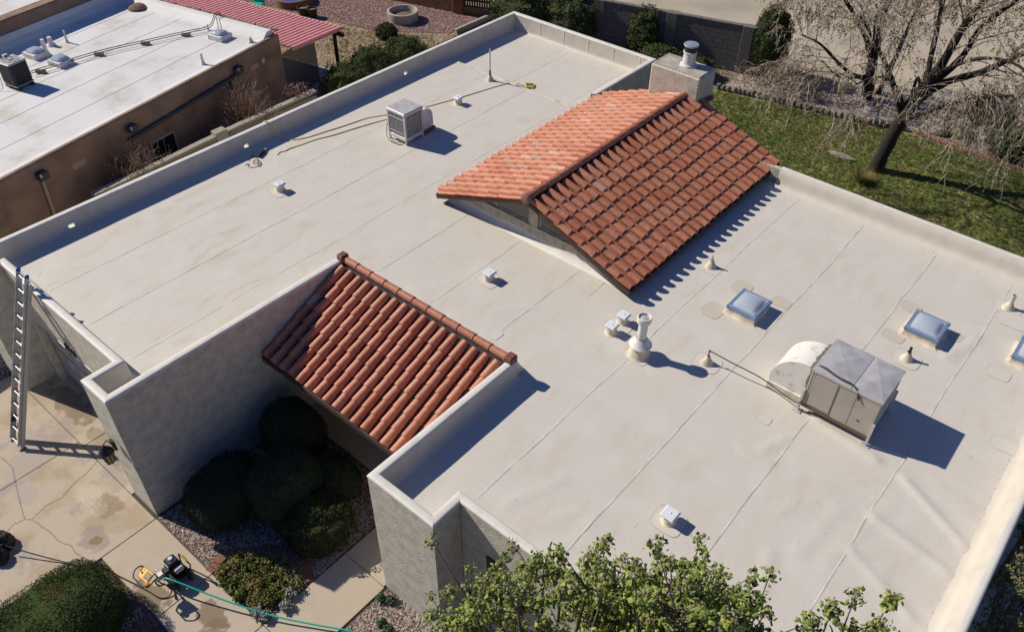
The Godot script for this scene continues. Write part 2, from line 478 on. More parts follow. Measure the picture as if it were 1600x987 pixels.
func blotch(im: Image, S: int, cx: float, cz: float, rx: float, rz: float, col: Color, al: float, nz: FastNoiseLite, gap: float) -> void:
	var i0 := int((cx - rx * 1.5 - DX) / DS * S)
	var i1 := int((cx + rx * 1.5 - DX) / DS * S)
	var j0 := int((cz - rz * 1.5 - DZ) / DS * S)
	var j1 := int((cz + rz * 1.5 - DZ) / DS * S)
	for j in range(maxi(j0, 0), mini(j1, S)):
		for i in range(maxi(i0, 0), mini(i1, S)):
			var x := DX + DS * i / S
			var z := DZ + DS * j / S
			var d := sqrt(pow((x - cx) / rx, 2) + pow((z - cz) / rz, 2))
			var nn := nz.get_noise_2d(i, j)
			var lim := 1.0 + 0.55 * nn
			if d < lim and nn > gap - 0.6 * (1.0 if gap == 0.0 else 0.0) - (0.3 if gap > 0.0 else 1.0):
				var k := clampf((lim - d) * 5.0, 0, 1) * al
				if gap > 0.0: k *= clampf((nn + 0.15) * 3.0, 0, 1)
				im.set_pixel(i, j, im.get_pixel(i, j).lerp(col, k))

# ------------------------------------------------------------------ sweeps for walls and parapets
# path of Vector2(x, z); inside lies to the left of travel; profile of Vector2(offset inward, y)
func sweep(mb: MB, path: Array, prof: Array, closed: bool, jit := 0.0, sub := 0.35) -> void:
	var m := path.size()
	var segs := m if closed else m - 1
	var nz := fnl(0.9, 9, 2)
	var dirs := []
	for i in segs:
		var a: Vector2 = path[i]
		var b: Vector2 = path[(i + 1) % m]
		dirs.append((b - a).normalized())
	var np := prof.size()
	var pn := []
	for k in np - 1:
		var d: Vector2 = prof[k + 1] - prof[k]
		pn.append(Vector2(-d.y, d.x).normalized())
	for i in segs:
		var a: Vector2 = path[i]
		var b: Vector2 = path[(i + 1) % m]
		var d: Vector2 = dirs[i]
		var nin := Vector2(d.y, -d.x)
		var ma := nin
		var mb_ := nin
		if closed or i > 0:
			var e: Vector2 = dirs[(i - 1 + segs) % segs]
			var en := Vector2(e.y, -e.x)
			ma = (nin + en) / (1.0 + nin.dot(en))
		if closed or i < segs - 1:
			var e2: Vector2 = dirs[(i + 1) % segs]
			var en2 := Vector2(e2.y, -e2.x)
			mb_ = (nin + en2) / (1.0 + nin.dot(en2))
		var L := a.distance_to(b)
		var ns := maxi(int(L / sub), 1)
		var prev := []
		for s in ns + 1:
			var t := float(s) / ns
			var row := []
			for k in np:
				var pk: Vector2 = prof[k]
				var off := pk.x
				var yy := pk.y
				var base := a.lerp(b, t)
				var mm: Vector2 = ma.lerp(mb_, t) if L < 0.01 else nin
				var p2: Vector2
				var pa: Vector2 = a + ma * off
				var pb: Vector2 = b + mb_ * off
				p2 = pa.lerp(pb, t)
				if jit > 0.0 and s > 0 and s < ns:
					var nn := nz.get_noise_2d(base.x * 3.1 + k * 0.25, base.y * 3.1)
					yy += jit * nn * (1.6 if k == 0 else 0.6)
					p2 += nin * jit * 0.6 * nz.get_noise_2d(base.x * 2.3 + 50.0, base.y * 2.3 + k * 0.2)
				row.append(V(p2.x, yy, p2.y))
			if s > 0:
				for k in np - 1:
					var n0: Vector2 = pn[k]
					var nA: Vector2 = n0
					var nB: Vector2 = n0
					if k > 0 and (pn[k - 1] as Vector2).dot(n0) > 0.55: nA = ((pn[k - 1] as Vector2) + n0).normalized()
					if k < np - 2 and (pn[k + 1] as Vector2).dot(n0) > 0.55: nB = ((pn[k + 1] as Vector2) + n0).normalized()
					var vA := V(nin.x * nA.x, nA.y, nin.y * nA.x)
					var vB := V(nin.x * nB.x, nB.y, nin.y * nB.x)
					mb.quadn(prev[k], row[k], row[k + 1], prev[k + 1], vA, vA, vB, vB)
			prev = row
	if not closed and prof.size() > 20:
		for e in 2:
			var i: int = 0 if e == 0 else segs - 1
			var p: Vector2 = path[0] if e == 0 else path[m - 1]
			var d: Vector2 = dirs[i]
			var nin := Vector2(d.y, -d.x)
			var poly := PackedVector2Array(prof)
			poly.append(Vector2((prof[np - 1] as Vector2).x, 2.9)); poly.append(Vector2((prof[0] as Vector2).x, 2.9))
			var idx := Geometry2D.triangulate_polygon(poly)
			for q in range(0, idx.size(), 3):
				var pts := []
				for w in 3:
					var c2: Vector2 = p + nin * poly[idx[q + w]].x
					pts.append(V(c2.x, poly[idx[q + w]].y, c2.y))
				var o := V(p.x, 3.2, p.y) + V(d.x, 0, d.y) * (0.5 if e == 0 else -0.5)
				mb.otri(pts[0], pts[1], pts[2], o)

# ------------------------------------------------------------------ scene
var house: Node3D
var tex_drive: ImageTexture

func _ready() -> void:
	rng.seed = 20240
	# camera
	var cam := Camera3D.new()
	cam.name = "camera"
	add_child(cam)
	var yaw := -0.69370382
	var pit := 0.72415712
	var rol := -0.01541049
	var fw := V(sin(yaw) * cos(pit), -sin(pit), -cos(yaw) * cos(pit))
	var rt := V(cos(yaw), 0, sin(yaw))
	var dn := fw.cross(rt)
	var r2 := rt * cos(rol) + dn * sin(rol)
	var d2 := dn * cos(rol) - rt * sin(rol)
	cam.transform = Transform3D(Basis(r2, -d2, -fw), V(0, 14.53, 0))
	cam.fov = 42.04
	cam.near = 0.1; cam.far = 600.0
	cam.current = true
	# sky and sun
	var env := Environment.new()
	env.background_mode = Environment.BG_SKY
	var sky := Sky.new()
	var psm := ProceduralSkyMaterial.new()
	psm.sky_top_color = Color(0.21, 0.33, 0.56)
	psm.sky_horizon_color = Color(0.58, 0.65, 0.74)
	psm.sky_curve = 0.12
	psm.ground_bottom_color = Color(0.35, 0.30, 0.24)
	psm.ground_horizon_color = Color(0.52, 0.60, 0.70)
	sky.sky_material = psm
	env.sky = sky
	env.background_energy_multiplier = 0.9
	env.tonemap_mode = Environment.TONE_MAPPER_LINEAR
	env.tonemap_exposure = 0.95
	env.sdfgi_enabled = true; env.ssao_enabled = true; env.ssil_enabled = true
	var we := WorldEnvironment.new()
	we.name = "world_environment"
	we.environment = env
	add_child(we)
	var sun := DirectionalLight3D.new()
	sun.name = "sun"
	add_child(sun)
	var sd := V(0.75, -0.622, -0.228).normalized()
	sun.transform = Transform3D(Basis.looking_at(sd, Vector3.UP), V(-20, 30, 5))
	sun.light_energy = 1.6
	sun.light_color = Color(1.0, 0.965, 0.905)
	sun.light_angular_distance = 0.5
	sun.shadow_enabled = true

	make_materials()
	build_ground()
	build_house()
	build_neighbor()
	build_roof_equipment()
	build_walls()
	build_yard_things()
	build_plants()

func sheet(called: String, m, poly: Array, y: float, kind := "structure") -> MeshInstance3D:
	var mb := MB.new()
	var pv := PackedVector2Array()
	for p in poly: pv.append(Vector2(p[0], p[1]))
	var idx := Geometry2D.triangulate_polygon(pv)
	for i in range(0, idx.size(), 3):
		mb.otri(V(pv[idx[i]].x, y, pv[idx[i]].y), V(pv[idx[i + 1]].x, y, pv[idx[i + 1]].y), V(pv[idx[i + 2]].x, y, pv[idx[i + 2]].y), V(pv[idx[i]].x, y - 10.0, pv[idx[i]].y))
	var o := put(mb, called, m)
	tag(o, "", "", "", kind)
	return o
func pip(p: Vector2, poly: PackedVector2Array) -> bool: return Geometry2D.is_point_in_polygon(p, poly)
func pebble_mesh(sd: int, m: Material) -> ArrayMesh:
	var r := RandomNumberGenerator.new()
	r.seed = sd
	var mb := MB.new()
	var rings := []
	for k in 3:
		var ring := []
		var yy: float = [-0.15, 0.35, 0.62][k]
		var rr: float = [0.95, 0.9, 0.45][k]
		for i in 6: ring.append(V(cos(TAU * i / 6) * rr * r.randf_range(0.75, 1.1), yy + r.randf_range(-0.08, 0.08), sin(TAU * i / 6) * rr * r.randf_range(0.75, 1.1)))
		rings.append(ring)
	for k in 2:
		for i in 6:
			var j := (i + 1) % 6
			mb.oquad(rings[k][i], rings[k][j], rings[k + 1][j], rings[k + 1][i], Vector3.ZERO)
	for i in range(1, 5): mb.otri(rings[2][0], rings[2][i], rings[2][i + 1], Vector3.ZERO)
	return mb.mesh(m)
func scatter(called: String, label: String, category: String, poly: Array, n: int, smin: float, smax: float, y: float, cols: Array, mesh: Mesh, sd: int, flat := 0.6, holes := []) -> MultiMeshInstance3D:
	var r := RandomNumberGenerator.new()
	r.seed = sd
	var pv := PackedVector2Array()
	var lo := Vector2(1e9, 1e9)
	var hi := -lo
	for p in poly:
		pv.append(Vector2(p[0], p[1]))
		lo = lo.min(pv[-1]); hi = hi.max(pv[-1])
	var mm := MultiMesh.new()
	mm.transform_format = MultiMesh.TRANSFORM_3D
	mm.use_colors = true
	mm.mesh = mesh
	var xs := []
	while xs.size() < n:
		var p := Vector2(r.randf_range(lo.x, hi.x), r.randf_range(lo.y, hi.y))
		if not pip(p, pv): continue
		var bad := false
		for h in holes:
			if (h as Rect2).has_point(p): bad = true
		if bad:
			n -= 1
			continue
		xs.append(p)
	mm.instance_count = xs.size()
	for i in xs.size():
		var s := lerpf(smin, smax, pow(r.randf(), 1.6))
		var b := Basis(Vector3.UP, r.randf() * TAU).scaled(V(s, s * flat, s * r.randf_range(0.65, 1.0)))
		mm.set_instance_transform(i, Transform3D(b, V(xs[i].x, y, xs[i].y)))
		var c: Color = cols[r.randi() % cols.size()]
		mm.set_instance_color(i, c * r.randf_range(0.75, 1.2))
	var o := MultiMeshInstance3D.new()
	o.multimesh = mm
	o.name = numbered(called)
	add_child(o)
	tag(o, label, category, "", "stuff")
	return o

func build_ground() -> void:
	sheet("ground", "alley", [[-300, -300], [300, -300], [300, 300], [-300, 300]], -0.08)
	sheet("lawn", "lawn", [[-14.5, -18.0], [14, -18.0], [14, -29.6], [-2.6, -29.72], [-5.9, -29.85], [-7.74, -29.31], [-10.1, -28.8], [-13.1, -28.15], [-14.5, -27.9]], -0.03)
	sheet("gravel_bed", "bed", [[-22, -26.2], [-14.5, -27.9], [-13.1, -28.15], [-10.1, -28.8], [-7.74, -29.31], [-5.9, -29.85], [-2.6, -29.72], [14, -29.6], [14, -34.0], [-9, -33.2], [-13.2, -31.5], [-14.5, -29.8], [-20, -28.4], [-22, -27.9]], -0.035)
	sheet("back_soil", "soil", [[-24.2, -21.9], [-14.5, -21.9], [-14.5, -27.9], [-24.2, -25.7]], -0.04)
	sheet("neighbor_yard", "ground", [[-45, -12], [-24.1, -16.0], [-21.7, -15.4], [-18.4, -15.4], [-18.4, -21.9], [-24.2, -21.9], [-24.3, -27.8], [-45, -22]], -0.03)
	sheet("pink_gravel", "pink_soil", [[-38, -20.6], [-29.97, -22.37], [-27.23, -23.04], [-24.61, -25.04], [-24.3, -27.7], [-38, -23.8]], -0.024)
	sheet("side_yard", "soil", [[-26, -16], [-24.1, -16.0], [-21.7, -15.4], [-18.3, -15.4], [-18.3, -2.9], [-22, 2], [-26, 2]], -0.04)
	sheet("front_gravel", "bed", [[-26, 2], [-22, 2], [-18.35, -2.9], [-18.35, 6], [-26, 6]], -0.035)
	sheet("courtyard_bed", "soil", [[-12.03, -2.9], [-12.03, -6.7], [-8.38, -6.7], [-8.38, -2.9]], -0.03)
	sheet("front_bed", "soil", [[-11.97, -1.72], [-11.97, 4], [3, 4], [3, -5.7], [-7.2, -5.7], [-7.2, -1.72]], -0.03)
	tex_drive = drive_texture()
	var cm := StandardMaterial3D.new()
	cm.albedo_texture = tex_drive
	cm.roughness = 0.9
	M.flag = cm
	var dr := sheet("driveway", "joint", [[-18.35, -3.8], [-11.97, -3.8], [-11.97, 3.0], [-18.35, 3.0]], -0.02)
	for s in [[-18.35, -2.93, -15.1, 0.0], [-15.1, -2.93, -11.97, 0.0], [-18.35, 0.0, -15.1, 2.7], [-15.1, 0.0, -11.97, 2.7], [-17.5, -3.84, -14.91, -2.93], [-14.91, -3.84, -12.9, -2.93]]:
		slab(dr, s)
	var wk := sheet("walkway", "joint", [[-11.97, -2.95], [-7.2, -2.95], [-7.2, -1.72], [-11.97, -1.72]], -0.02)
	for s in [[-11.97, -2.95, -10.0, -1.72], [-10.0, -2.95, -8.38, -1.72], [-8.38, -2.95, -7.19, -1.72], [-8.38, -4.95, -7.22, -2.95], [-8.38, -6.7, -7.25, -4.95], [-10.19, -8.7, -7.25, -6.7], [-12.03, -8.7, -10.19, -6.7]]:
		slab(wk, s)
	var pm := pebble_mesh(5, M.stone)
	var pinks := [Color(0.33, 0.24, 0.20), Color(0.40, 0.31, 0.26), Color(0.24, 0.17, 0.145), Color(0.46, 0.40, 0.34), Color(0.30, 0.27, 0.25)]
	scatter("courtyard_gravel", "loose pinkish brown gravel in the courtyard bed", "gravel", [[-11.95, -2.98], [-11.95, -6.65], [-8.42, -6.65], [-8.42, -2.98]], 15000, 0.012, 0.032, -0.025, pinks, pm, 1)
	scatter("front_bed_gravel", "loose pinkish gravel at the foot of the front pier", "gravel", [[-7.16, -4.95], [-5.2, -5.2], [-4.6, -3.2], [-7.16, -1.9]], 9000, 0.012, 0.032, -0.025, pinks, pm, 2)
	scatter("hedge_bed_gravel", "pinkish gravel under the front hedge", "gravel", [[-10.5, -1.7], [-9.9, -1.7], [-9.9, 0.0], [-10.5, 0.0]], 900, 0.012, 0.03, -0.025, pinks, pm, 3)
	scatter("neighbor_gravel", "reddish pink gravel in the yard behind the neighbor house", "gravel", [[-34, -21.6], [-29.97, -22.37], [-27.23, -23.04], [-24.61, -25.04], [-24.4, -27.3], [-34, -24.8]], 16000, 0.02, 0.05, -0.02, [Color(0.30, 0.15, 0.14), Color(0.36, 0.22, 0.19), Color(0.22, 0.11, 0.11), Color(0.42, 0.33, 0.27), Color(0.25, 0.16, 0.13)], pm, 4)
	scatter("back_gravel", "pale pinkish gravel beyond the log edging of the lawn", "gravel", [[-13.1, -28.3], [-10.1, -28.95], [-7.74, -29.5], [-6.0, -30.1], [-6.0, -32.8], [-9, -33.0], [-13.0, -31.3]], 16000, 0.02, 0.05, -0.03, [Color(0.40, 0.32, 0.26), Color(0.46, 0.39, 0.33), Color(0.33, 0.26, 0.215), Color(0.50, 0.45, 0.39)], pm, 5)
	scatter("side_gravel", "reddish gravel beside the left edge of the driveway", "gravel", [[-20.5, -3.4], [-18.45, -3.1], [-18.45, -0.5], [-20.5, -0.5]], 4000, 0.015, 0.035, -0.03, pinks, pm, 6)
	scatter("yard_crumbs", "scattered straw and clods on the bare tan yard", "debris", [[-30, -21.5], [-24.3, -18.2], [-22.0, -17.5], [-22.0, -21.5], [-25.0, -24.4], [-27.2, -22.9]], 5000, 0.01, 0.04, -0.025, [Color(0.40, 0.28, 0.15), Color(0.30, 0.22, 0.11), Color(0.22, 0.18, 0.08), Color(0.48, 0.37, 0.22)], pm, 7)
	# lawn blades
	var bm := MB.new()
	var r := RandomNumberGenerator.new()
	r.seed = 8
	for k in 5:
		var a := r.randf() * TAU
		var o := V(cos(a), 0, sin(a)) * 0.35
		var d := V(r.randf_range(-0.7, 0.7), 1.0, r.randf_range(-0.7, 0.7))
		var w := V(-sin(a * 2.0), 0, cos(a * 2.0)) * 0.11
		bm.tri(o - w, o + w, o + d * r.randf_range(0.7, 1.1))
	var blade := bm.mesh(M.leaf_dull)
	scatter("grass", "short green and straw grass of the back lawn", "grass", [[-13.5, -18.9], [3, -18.9], [3, -29.4], [-5.9, -29.6], [-7.74, -29.2], [-13.0, -28.0]], 90000, 0.035, 0.10, -0.03, [Color(0.125, 0.175, 0.04), Color(0.17, 0.20, 0.055), Color(0.27, 0.24, 0.11), Color(0.34, 0.28, 0.155), Color(0.095, 0.15, 0.035)], blade, 9, 0.9)
	scatter("yard_weeds", "thin green weeds on the neighbor's tan dirt", "weeds", [[-29, -22.3], [-27.2, -20.2], [-22.4, -19.6], [-22.4, -22.5], [-25.0, -24.4], [-27.2, -22.9]], 1500, 0.04, 0.14, -0.03, [Color(0.08, 0.10, 0.03), Color(0.14, 0.13, 0.05), Color(0.24, 0.19, 0.09)], blade, 10, 0.7)
	# brick edging
	var be := thing("brick_edging", V(0, 0, 0), "curved red brick edging round the planted bed in the courtyard", "edging")
	var arc := [V(-10.1, 0, -2.98), V(-10.16, 0, -3.35), V(-9.95, 0, -3.62), V(-9.62, 0, -3.98), V(-9.3, 0, -4.22), V(-9.0, 0, -4.28), V(-8.7, 0, -4.22), V(-8.42, 0, -4.1)]
	bricks_along(be, smooth_path(arc, 8))
	var be2 := thing("brick_edging", V(0, 0, 0), "short straight red brick edging beside the front hedge", "edging")
	bricks_along(be2, [V(-9.98, 0, -1.66), V(-10.02, 0, -1.3), V(-10.1, 0, -0.9), V(-10.2, 0, -0.3)])
func bricks_along(parent: Node3D, path: Array) -> void:
	var mesh := MB.new()
	mesh.cbox(Vector3.ZERO, V(0.2, 0.06, 0.092), 0.006)
	var am := mesh.mesh(M.brick)
	var acc := 0.0
	for i in path.size() - 1:
		var a: Vector3 = path[i]
		var b: Vector3 = path[i + 1]
		var L := a.distance_to(b)
		while acc < L:
			var p := a.lerp(b, acc / L)
			var d := (b - a).normalized()
			inst(am, "brick", parent, Transform3D(Basis(Vector3.UP, atan2(d.x, d.z) + rng.randf_range(-0.04, 0.04)), p + V(0, -0.008 + rng.randf_range(-0.006, 0.006), 0)))
			acc += 0.104
		acc -= L
func slab(parent: Node3D, s: Array) -> void:
	var mb := MB.new()
	mb.use_uv = true
	mb.uvo = Vector2(DX, DZ); mb.uvs = Vector2(DS, DS)
	var gp := 0.012
	var ty := rng.randf_range(-0.003, 0.003)
	mb.cbox(V((s[0] + s[2]) * 0.5, -0.03 + ty, (s[1] + s[3]) * 0.5), V(s[2] - s[0] - gp, 0.06, s[3] - s[1] - gp), 0.008)
	put(mb, "slab", "flag", parent)

# ------------------------------------------------------------------ the house
const TOPY := 3.43
func outline() -> Array:
	var o := []
	for p in [[-18.4, -2.95], [-17.5, -2.95], [-17.5, -3.65], [-12.9, -3.65], [-12.9, -3.0], [-12.03, -3.0], [-12.03, -8.7], [-7.25, -8.7], [-7.25, -5.0], [-5.72, -5.0], [-5.72, -5.63], [1.3, -5.63], [1.3, -18.7], [-12.5, -18.7], [-12.5, -22.0], [-18.4, -22.0]]:
		o.append(Vector2(p[0], p[1]))
	return o
func wallbox(a: Vector2, b: Vector2, y0: float, y1: float, called := "wall") -> void:
	# a wall 0.13 thick; its outer face on a-b, inside to the left of travel
	var d := (b - a).normalized()
	var nin := Vector2(d.y, -d.x)
	var c := (a + b) * 0.5 + nin * 0.065
	var ang := atan2(-d.y, d.x)
	cb(house, called, "stucco", V(c.x, (y0 + y1) * 0.5, c.y), V(a.distance_to(b) - 0.002, y1 - y0, 0.13), 0.003, Basis(Vector3.UP, ang))
func build_house() -> void:
	house = thing("house", Vector3.ZERO, "large flat-roofed stucco house with cream membrane roof and red tiled gable", "house")
	var ol := outline()
	# walls
	var scup := [-5.53, -10.51, -16.52]
	for i in ol.size():
		var a: Vector2 = ol[i]
		var b: Vector2 = ol[(i + 1) % ol.size()]
		if i == 2:
			wallbox(a, Vector2(-17.2, -3.65), -0.2, 3.40)
			wallbox(Vector2(-13.2, -3.65), b, -0.2, 3.40)
			wallbox(Vector2(-17.2, -3.65), Vector2(-13.2, -3.65), 2.12, 3.40)
			continue
		if i == 15:
			# left wall with three scupper openings, running from the back to the front
			wallbox(a, b, -0.2, 3.03)
			wallbox(a, b, 3.17, 3.40)
			var z0 := a.y
			for s in [scup[2], scup[1], scup[0]]:
				wallbox(Vector2(-18.4, z0), Vector2(-18.4, s - 0.09), 3.03, 3.17)
				z0 = s + 0.09
			wallbox(Vector2(-18.4, z0), b, 3.03, 3.17)
			continue
		wallbox(a, b, -0.2, 3.40 if i != 6 else 3.2)
	# parapet membrane, the curb profile of each run
	var hi := [Vector2(-0.006, 3.385), Vector2(-0.009, 3.425), Vector2(0.004, 3.441), Vector2(0.03, 3.448), Vector2(0.12, 3.45), Vector2(0.148, 3.442), Vector2(0.162, 3.415), Vector2(0.168, 3.33), Vector2(0.172, 3.10), Vector2(0.195, 3.035), Vector2(0.26, 3.003), Vector2(0.32, 2.985)]
	var low := [Vector2(-0.006, 3.375), Vector2(-0.009, 3.42), Vector2(0.01, 3.44), Vector2(0.05, 3.447), Vector2(0.11, 3.435), Vector2(0.175, 3.38), Vector2(0.215, 3.28), Vector2(0.24, 3.16), Vector2(0.275, 3.07), Vector2(0.345, 3.02), Vector2(0.46, 2.99)]
	var back := [Vector2(-0.006, 3.385), Vector2(-0.009, 3.425), Vector2(0.004, 3.441), Vector2(0.03, 3.448), Vector2(0.12, 3.45), Vector2(0.148, 3.442), Vector2(0.162, 3.415), Vector2(0.168, 3.0), Vector2(0.18, 2.92), Vector2(0.23, 2.895), Vector2(0.30, 2.88)]
	parapet(ol.slice(0, 7), hi, 7, 0.006, "round the garage roof")
	parapet(ol.slice(7, 12), hi, 7, 0.006, "along the front pier")
	parapet([Vector2(1.3, -5.63), Vector2(1.3, -18.7), Vector2(-6.5, -18.7)], low, 5, 0.0015, "on the low right and back curbs")
	parapet([Vector2(-12.5, -18.7), Vector2(-12.5, -22.0), Vector2(-18.4, -22.0), Vector2(-18.4, -18.0)], back, 7, 0.006, "round the back corner of the roof")
	# left run with scupper openings
	var mb := MB.new()
	var mf := MB.new()
	var zs := -18.0
	sweep(mb, [Vector2(-18.4, -18.0), Vector2(-18.4, -2.95)], hi.slice(0, 7), false, 0.006)
	var fcl := hi.slice(6, 12)
	var upper := [Vector2(0.162, 3.415), Vector2(0.168, 3.33), Vector2(0.17, 3.17)]
	var lower := [Vector2(0.172, 3.03), Vector2(0.195, 3.02), Vector2(0.26, 3.003), Vector2(0.32, 2.985)]
	for s in [scup[2], scup[1], scup[0], 0.0]:
		var ze: float = s - 0.09 if s < 0.0 else -2.95
		sweep(mf, [Vector2(-18.4, zs), Vector2(-18.4, ze)], fcl, false, 0.003)
		if s < 0.0:
			sweep(mf, [Vector2(-18.4, s - 0.09), Vector2(-18.4, s + 0.09)], upper, false)
			sweep(mf, [Vector2(-18.4, s - 0.09), Vector2(-18.4, s + 0.09)], lower, false)
			zs = s + 0.09
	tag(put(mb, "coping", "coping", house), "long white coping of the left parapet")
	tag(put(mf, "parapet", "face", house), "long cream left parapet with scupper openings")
	for s in scup:
		var sm := MB.new()
		sm.box(V(-18.32, 3.034, s), V(0.19, 0.008, 0.176))
		sm.box(V(-18.32, 3.166, s), V(0.19, 0.008, 0.176))
		sm.box(V(-18.32, 3.10, s - 0.086), V(0.19, 0.124, 0.008))
		sm.box(V(-18.32, 3.10, s + 0.086), V(0.19, 0.124, 0.008))
		put(sm, "scupper", "white", house)
	# fasteners along the low right curb and panel laps on the back parapet
	mb = MB.new()
	for k in 44:
		mb.lathe([Vector2(0.007, 0.0), Vector2(0.006, 0.004), Vector2(0.0, 0.005)], V(0.86 + 0.004 * sin(k), 3.004, -6.3 - k * 0.275), 6)
	tag(put(mb, "fastener_row", "groove", house), "", "", "", "stuff")
	for k in 5:
		cb(house, "lap_seam", "coping", V(-17.1 + k * 1.02, 3.16, -21.829), V(0.05, 0.46, 0.006), 0.002)
	# roof membrane
	var ov := PackedVector2Array(ol)
	var pv := PackedVector2Array([Vector2(-18.2, -3.1)])
	var dm := StandardMaterial3D.new()
	dm.albedo_texture = deck_texture()
	dm.roughness = 0.62
	M.deck = dm
	var nz := fnl(0.5, 301, 3)
	var wr := [[-0.41, -11.25, 0.83, -10.56, 0.030], [-0.51, -10.12, 0.78, -9.9, 0.032], [-2.18, -11.50, -0.94, -11.35, 0.04], [-0.36, -10.73, -0.74, -8.78, 0.010], [-0.53, -9.27, 0.6, -8.75, 0.02], [-2.6, -10.2, -2.4, -10.7, 0.018], [-1.5, -8.4, -1.2, -7.3, 0.015], [-8.7, -9.0, -8.1, -9.1, 0.015], [-5.3, -6.3, -4.9, -7.4, 0.012], [-4.8, -6.1, -4.3, -7.0, 0.012], [-4.3, -6.0, -3.8, -6.7, 0.012], [-9.3, -9.1, -8.4, -9.25, 0.015], [-0.9, -14.8, -0.6, -15.8, 0.02], [-1.0, -9.9, -1.2, -8.6, 0.01]]
	var wg := RandomNumberGenerator.new()
	wg.seed = 311
	for k in 34:   # ripples of the loose sheet, most of them along the edges
		var c := Vector2(wg.randf_range(-17.5, 0.6), wg.randf_range(-17.8, -6.2))
		if k % 3 == 0: c = Vector2(wg.randf_range(0.3, 0.75), wg.randf_range(-17.5, -6.5))
		elif k % 3 == 1: c = Vector2(wg.randf_range(-6.8, 0.5), wg.randf_range(-7.2, -6.1))
		var dv := Vector2.from_angle(wg.randf_range(-0.5, 0.5) if k % 3 == 0 else wg.randf() * TAU) * wg.randf_range(0.15, 0.45)
		wr.append([c.x - dv.x, c.y - dv.y, c.x + dv.x, c.y + dv.y, wg.randf_range(0.004, 0.012)])
	mb = MB.new()
	mb.use_uv = true
	mb.uvo = Vector2(-18.6, -22.2); mb.uvs = Vector2(20.2, 19.4)
	var st := 0.085
	var nx := int(19.7 / st)
	var nzc := int(19.0 / st)
	var hs := PackedFloat32Array()
	hs.resize((nx + 1) * (nzc + 1))
	for j in nzc + 1:
		for i in nx + 1:
			hs[j * (nx + 1) + i] = deck_y(-18.3 + i * st, -21.95 + j * st, nz, wr)
	for j in nzc:
		for i in nx:
			var cx := -18.3 + (i + 0.5) * st
			var cz := -21.95 + (j + 0.5) * st
			var h2 := st * 0.5
			if not (pip(Vector2(cx - h2, cz - h2), ov) and pip(Vector2(cx + h2, cz - h2), ov) and pip(Vector2(cx - h2, cz + h2), ov) and pip(Vector2(cx + h2, cz + h2), ov)): continue
			if cx > -11.9 and cx < -7.5 and cz < -12.75 and cz > -18.4: continue
			var ps := []
			var ns := []
			for q in [[0, 0], [0, 1], [1, 1], [1, 0]]:
				var ii: int = i + q[0]
				var jj: int = j + q[1]
				ps.append(V(-18.3 + ii * st, hs[jj * (nx + 1) + ii], -21.95 + jj * st))
				var l := hs[jj * (nx + 1) + maxi(ii - 1, 0)]
				var r := hs[jj * (nx + 1) + mini(ii + 1, nx)]
				var u := hs[maxi(jj - 1, 0) * (nx + 1) + ii]
				var dd := hs[mini(jj + 1, nzc) * (nx + 1) + ii]
				ns.append(V(-(r - l) / (2 * st), 1, -(dd - u) / (2 * st)).normalized())
			mb.quadn(ps[0], ps[1], ps[2], ps[3], ns[0], ns[1], ns[2], ns[3])
	var deck := put(mb, "roof_membrane", "deck", house)
	# lapped seams
	for s in [[-16.45, -18.2, -4.05], [-14.8, -18.2, -4.05], [-13.2, -18.2, -4.05], [-11.6, -12.3, -9.2], [-9.93, -12.3, -9.2], [-8.2, -12.3, -9.2], [-7.5, -12.3, -11.6], [-5.76, -18.2, -6.1], [-4.0, -18.2, -6.1], [-2.27, -18.2, -6.1], [-0.58, -18.2, -6.1], [-6.5, -18.2, -15.2], [-15.6, -21.5, -18.6], [-13.4, -21.5, -18.6]]:
		seam_strip(deck, s[0], s[1], s[2], nz, wr)
	mb = MB.new()
	mb.cbox(V(-15.15, 2.995, -18.36), V(5.3, 0.03, 0.10), 0.014)
	put(mb, "step_edge", "seam", deck)
	for k in 11:   # welded membrane patches
		var p: Array = [[-5.2, -13.0, 0.22], [-4.2, -14.2, 0.2], [-5.1, -14.1, 0.2], [-1.95, -14.75, 0.22], [-1.0, -15.6, 0.18], [-2.0, -15.9, 0.2], [-0.2, -16.9, 0.3], [0.05, -15.05, 0.22], [0.72, -13.2, 0.25], [-2.9, -10.9, 0.12], [-8.25, -9.35, 0.16], [-9.8, -9.4, 0.2], [-8.6, -12.45, 0.2], [-7.7, -11.9, 0.2], [-5.3, -10.2, 0.15], [-6.2, -10.6, 0.15], [-4.2, -12.6, 0.18], [-7.0, -9.1, 0.2], [-13.2, -11.0, 0.16], [-14.8, -12.8, 0.18], [-12.7, -13.3, 0.2], [-4.0, -15.3, 0.18], [-2.3, -17.2, 0.18], [-3.2, -11.5, 0.2], [-2.9, -10.9, 0.14]][k]
		patch(deck, V(p[0], deck_y(p[0], p[1], nz, wr) + 0.003, p[1]), p[2], p[2] * rng.randf_range(0.7, 1.2), "old_patch" if k in [0, 1, 2, 3, 4, 5] else "patch")
	# garage door of four rows of panels
	var gd := cb(house, "garage_door", "door", V(-15.2, 1.06, -3.86), V(4.1, 2.14, 0.05), 0.004)
	for r in 4:
		for c in 8:
			var pm := MB.new()
			pm.cbox(V(-17.0 + c * 0.515, 0.27 + r * 0.53, -3.828), V(0.46, 0.44, 0.02), 0.008)
			put(pm, "panel", "door", gd)
	for sx in [-17.26, -13.14]: cb(house, "door_jamb", "tan_trim", V(sx, 1.06, -3.77), V(0.1, 2.12, 0.22), 0.006)
	cb(house, "door_head", "white", V(-15.2, 2.10, -3.652), V(4.0, 0.05, 0.03), 0.004)
	# street number above the door
	var tm := TextMesh.new()
	tm.text = "1001"
	tm.font_size = 64
	tm.pixel_size = 0.0034
	tm.depth = 0.03
	var sf := SystemFont.new()
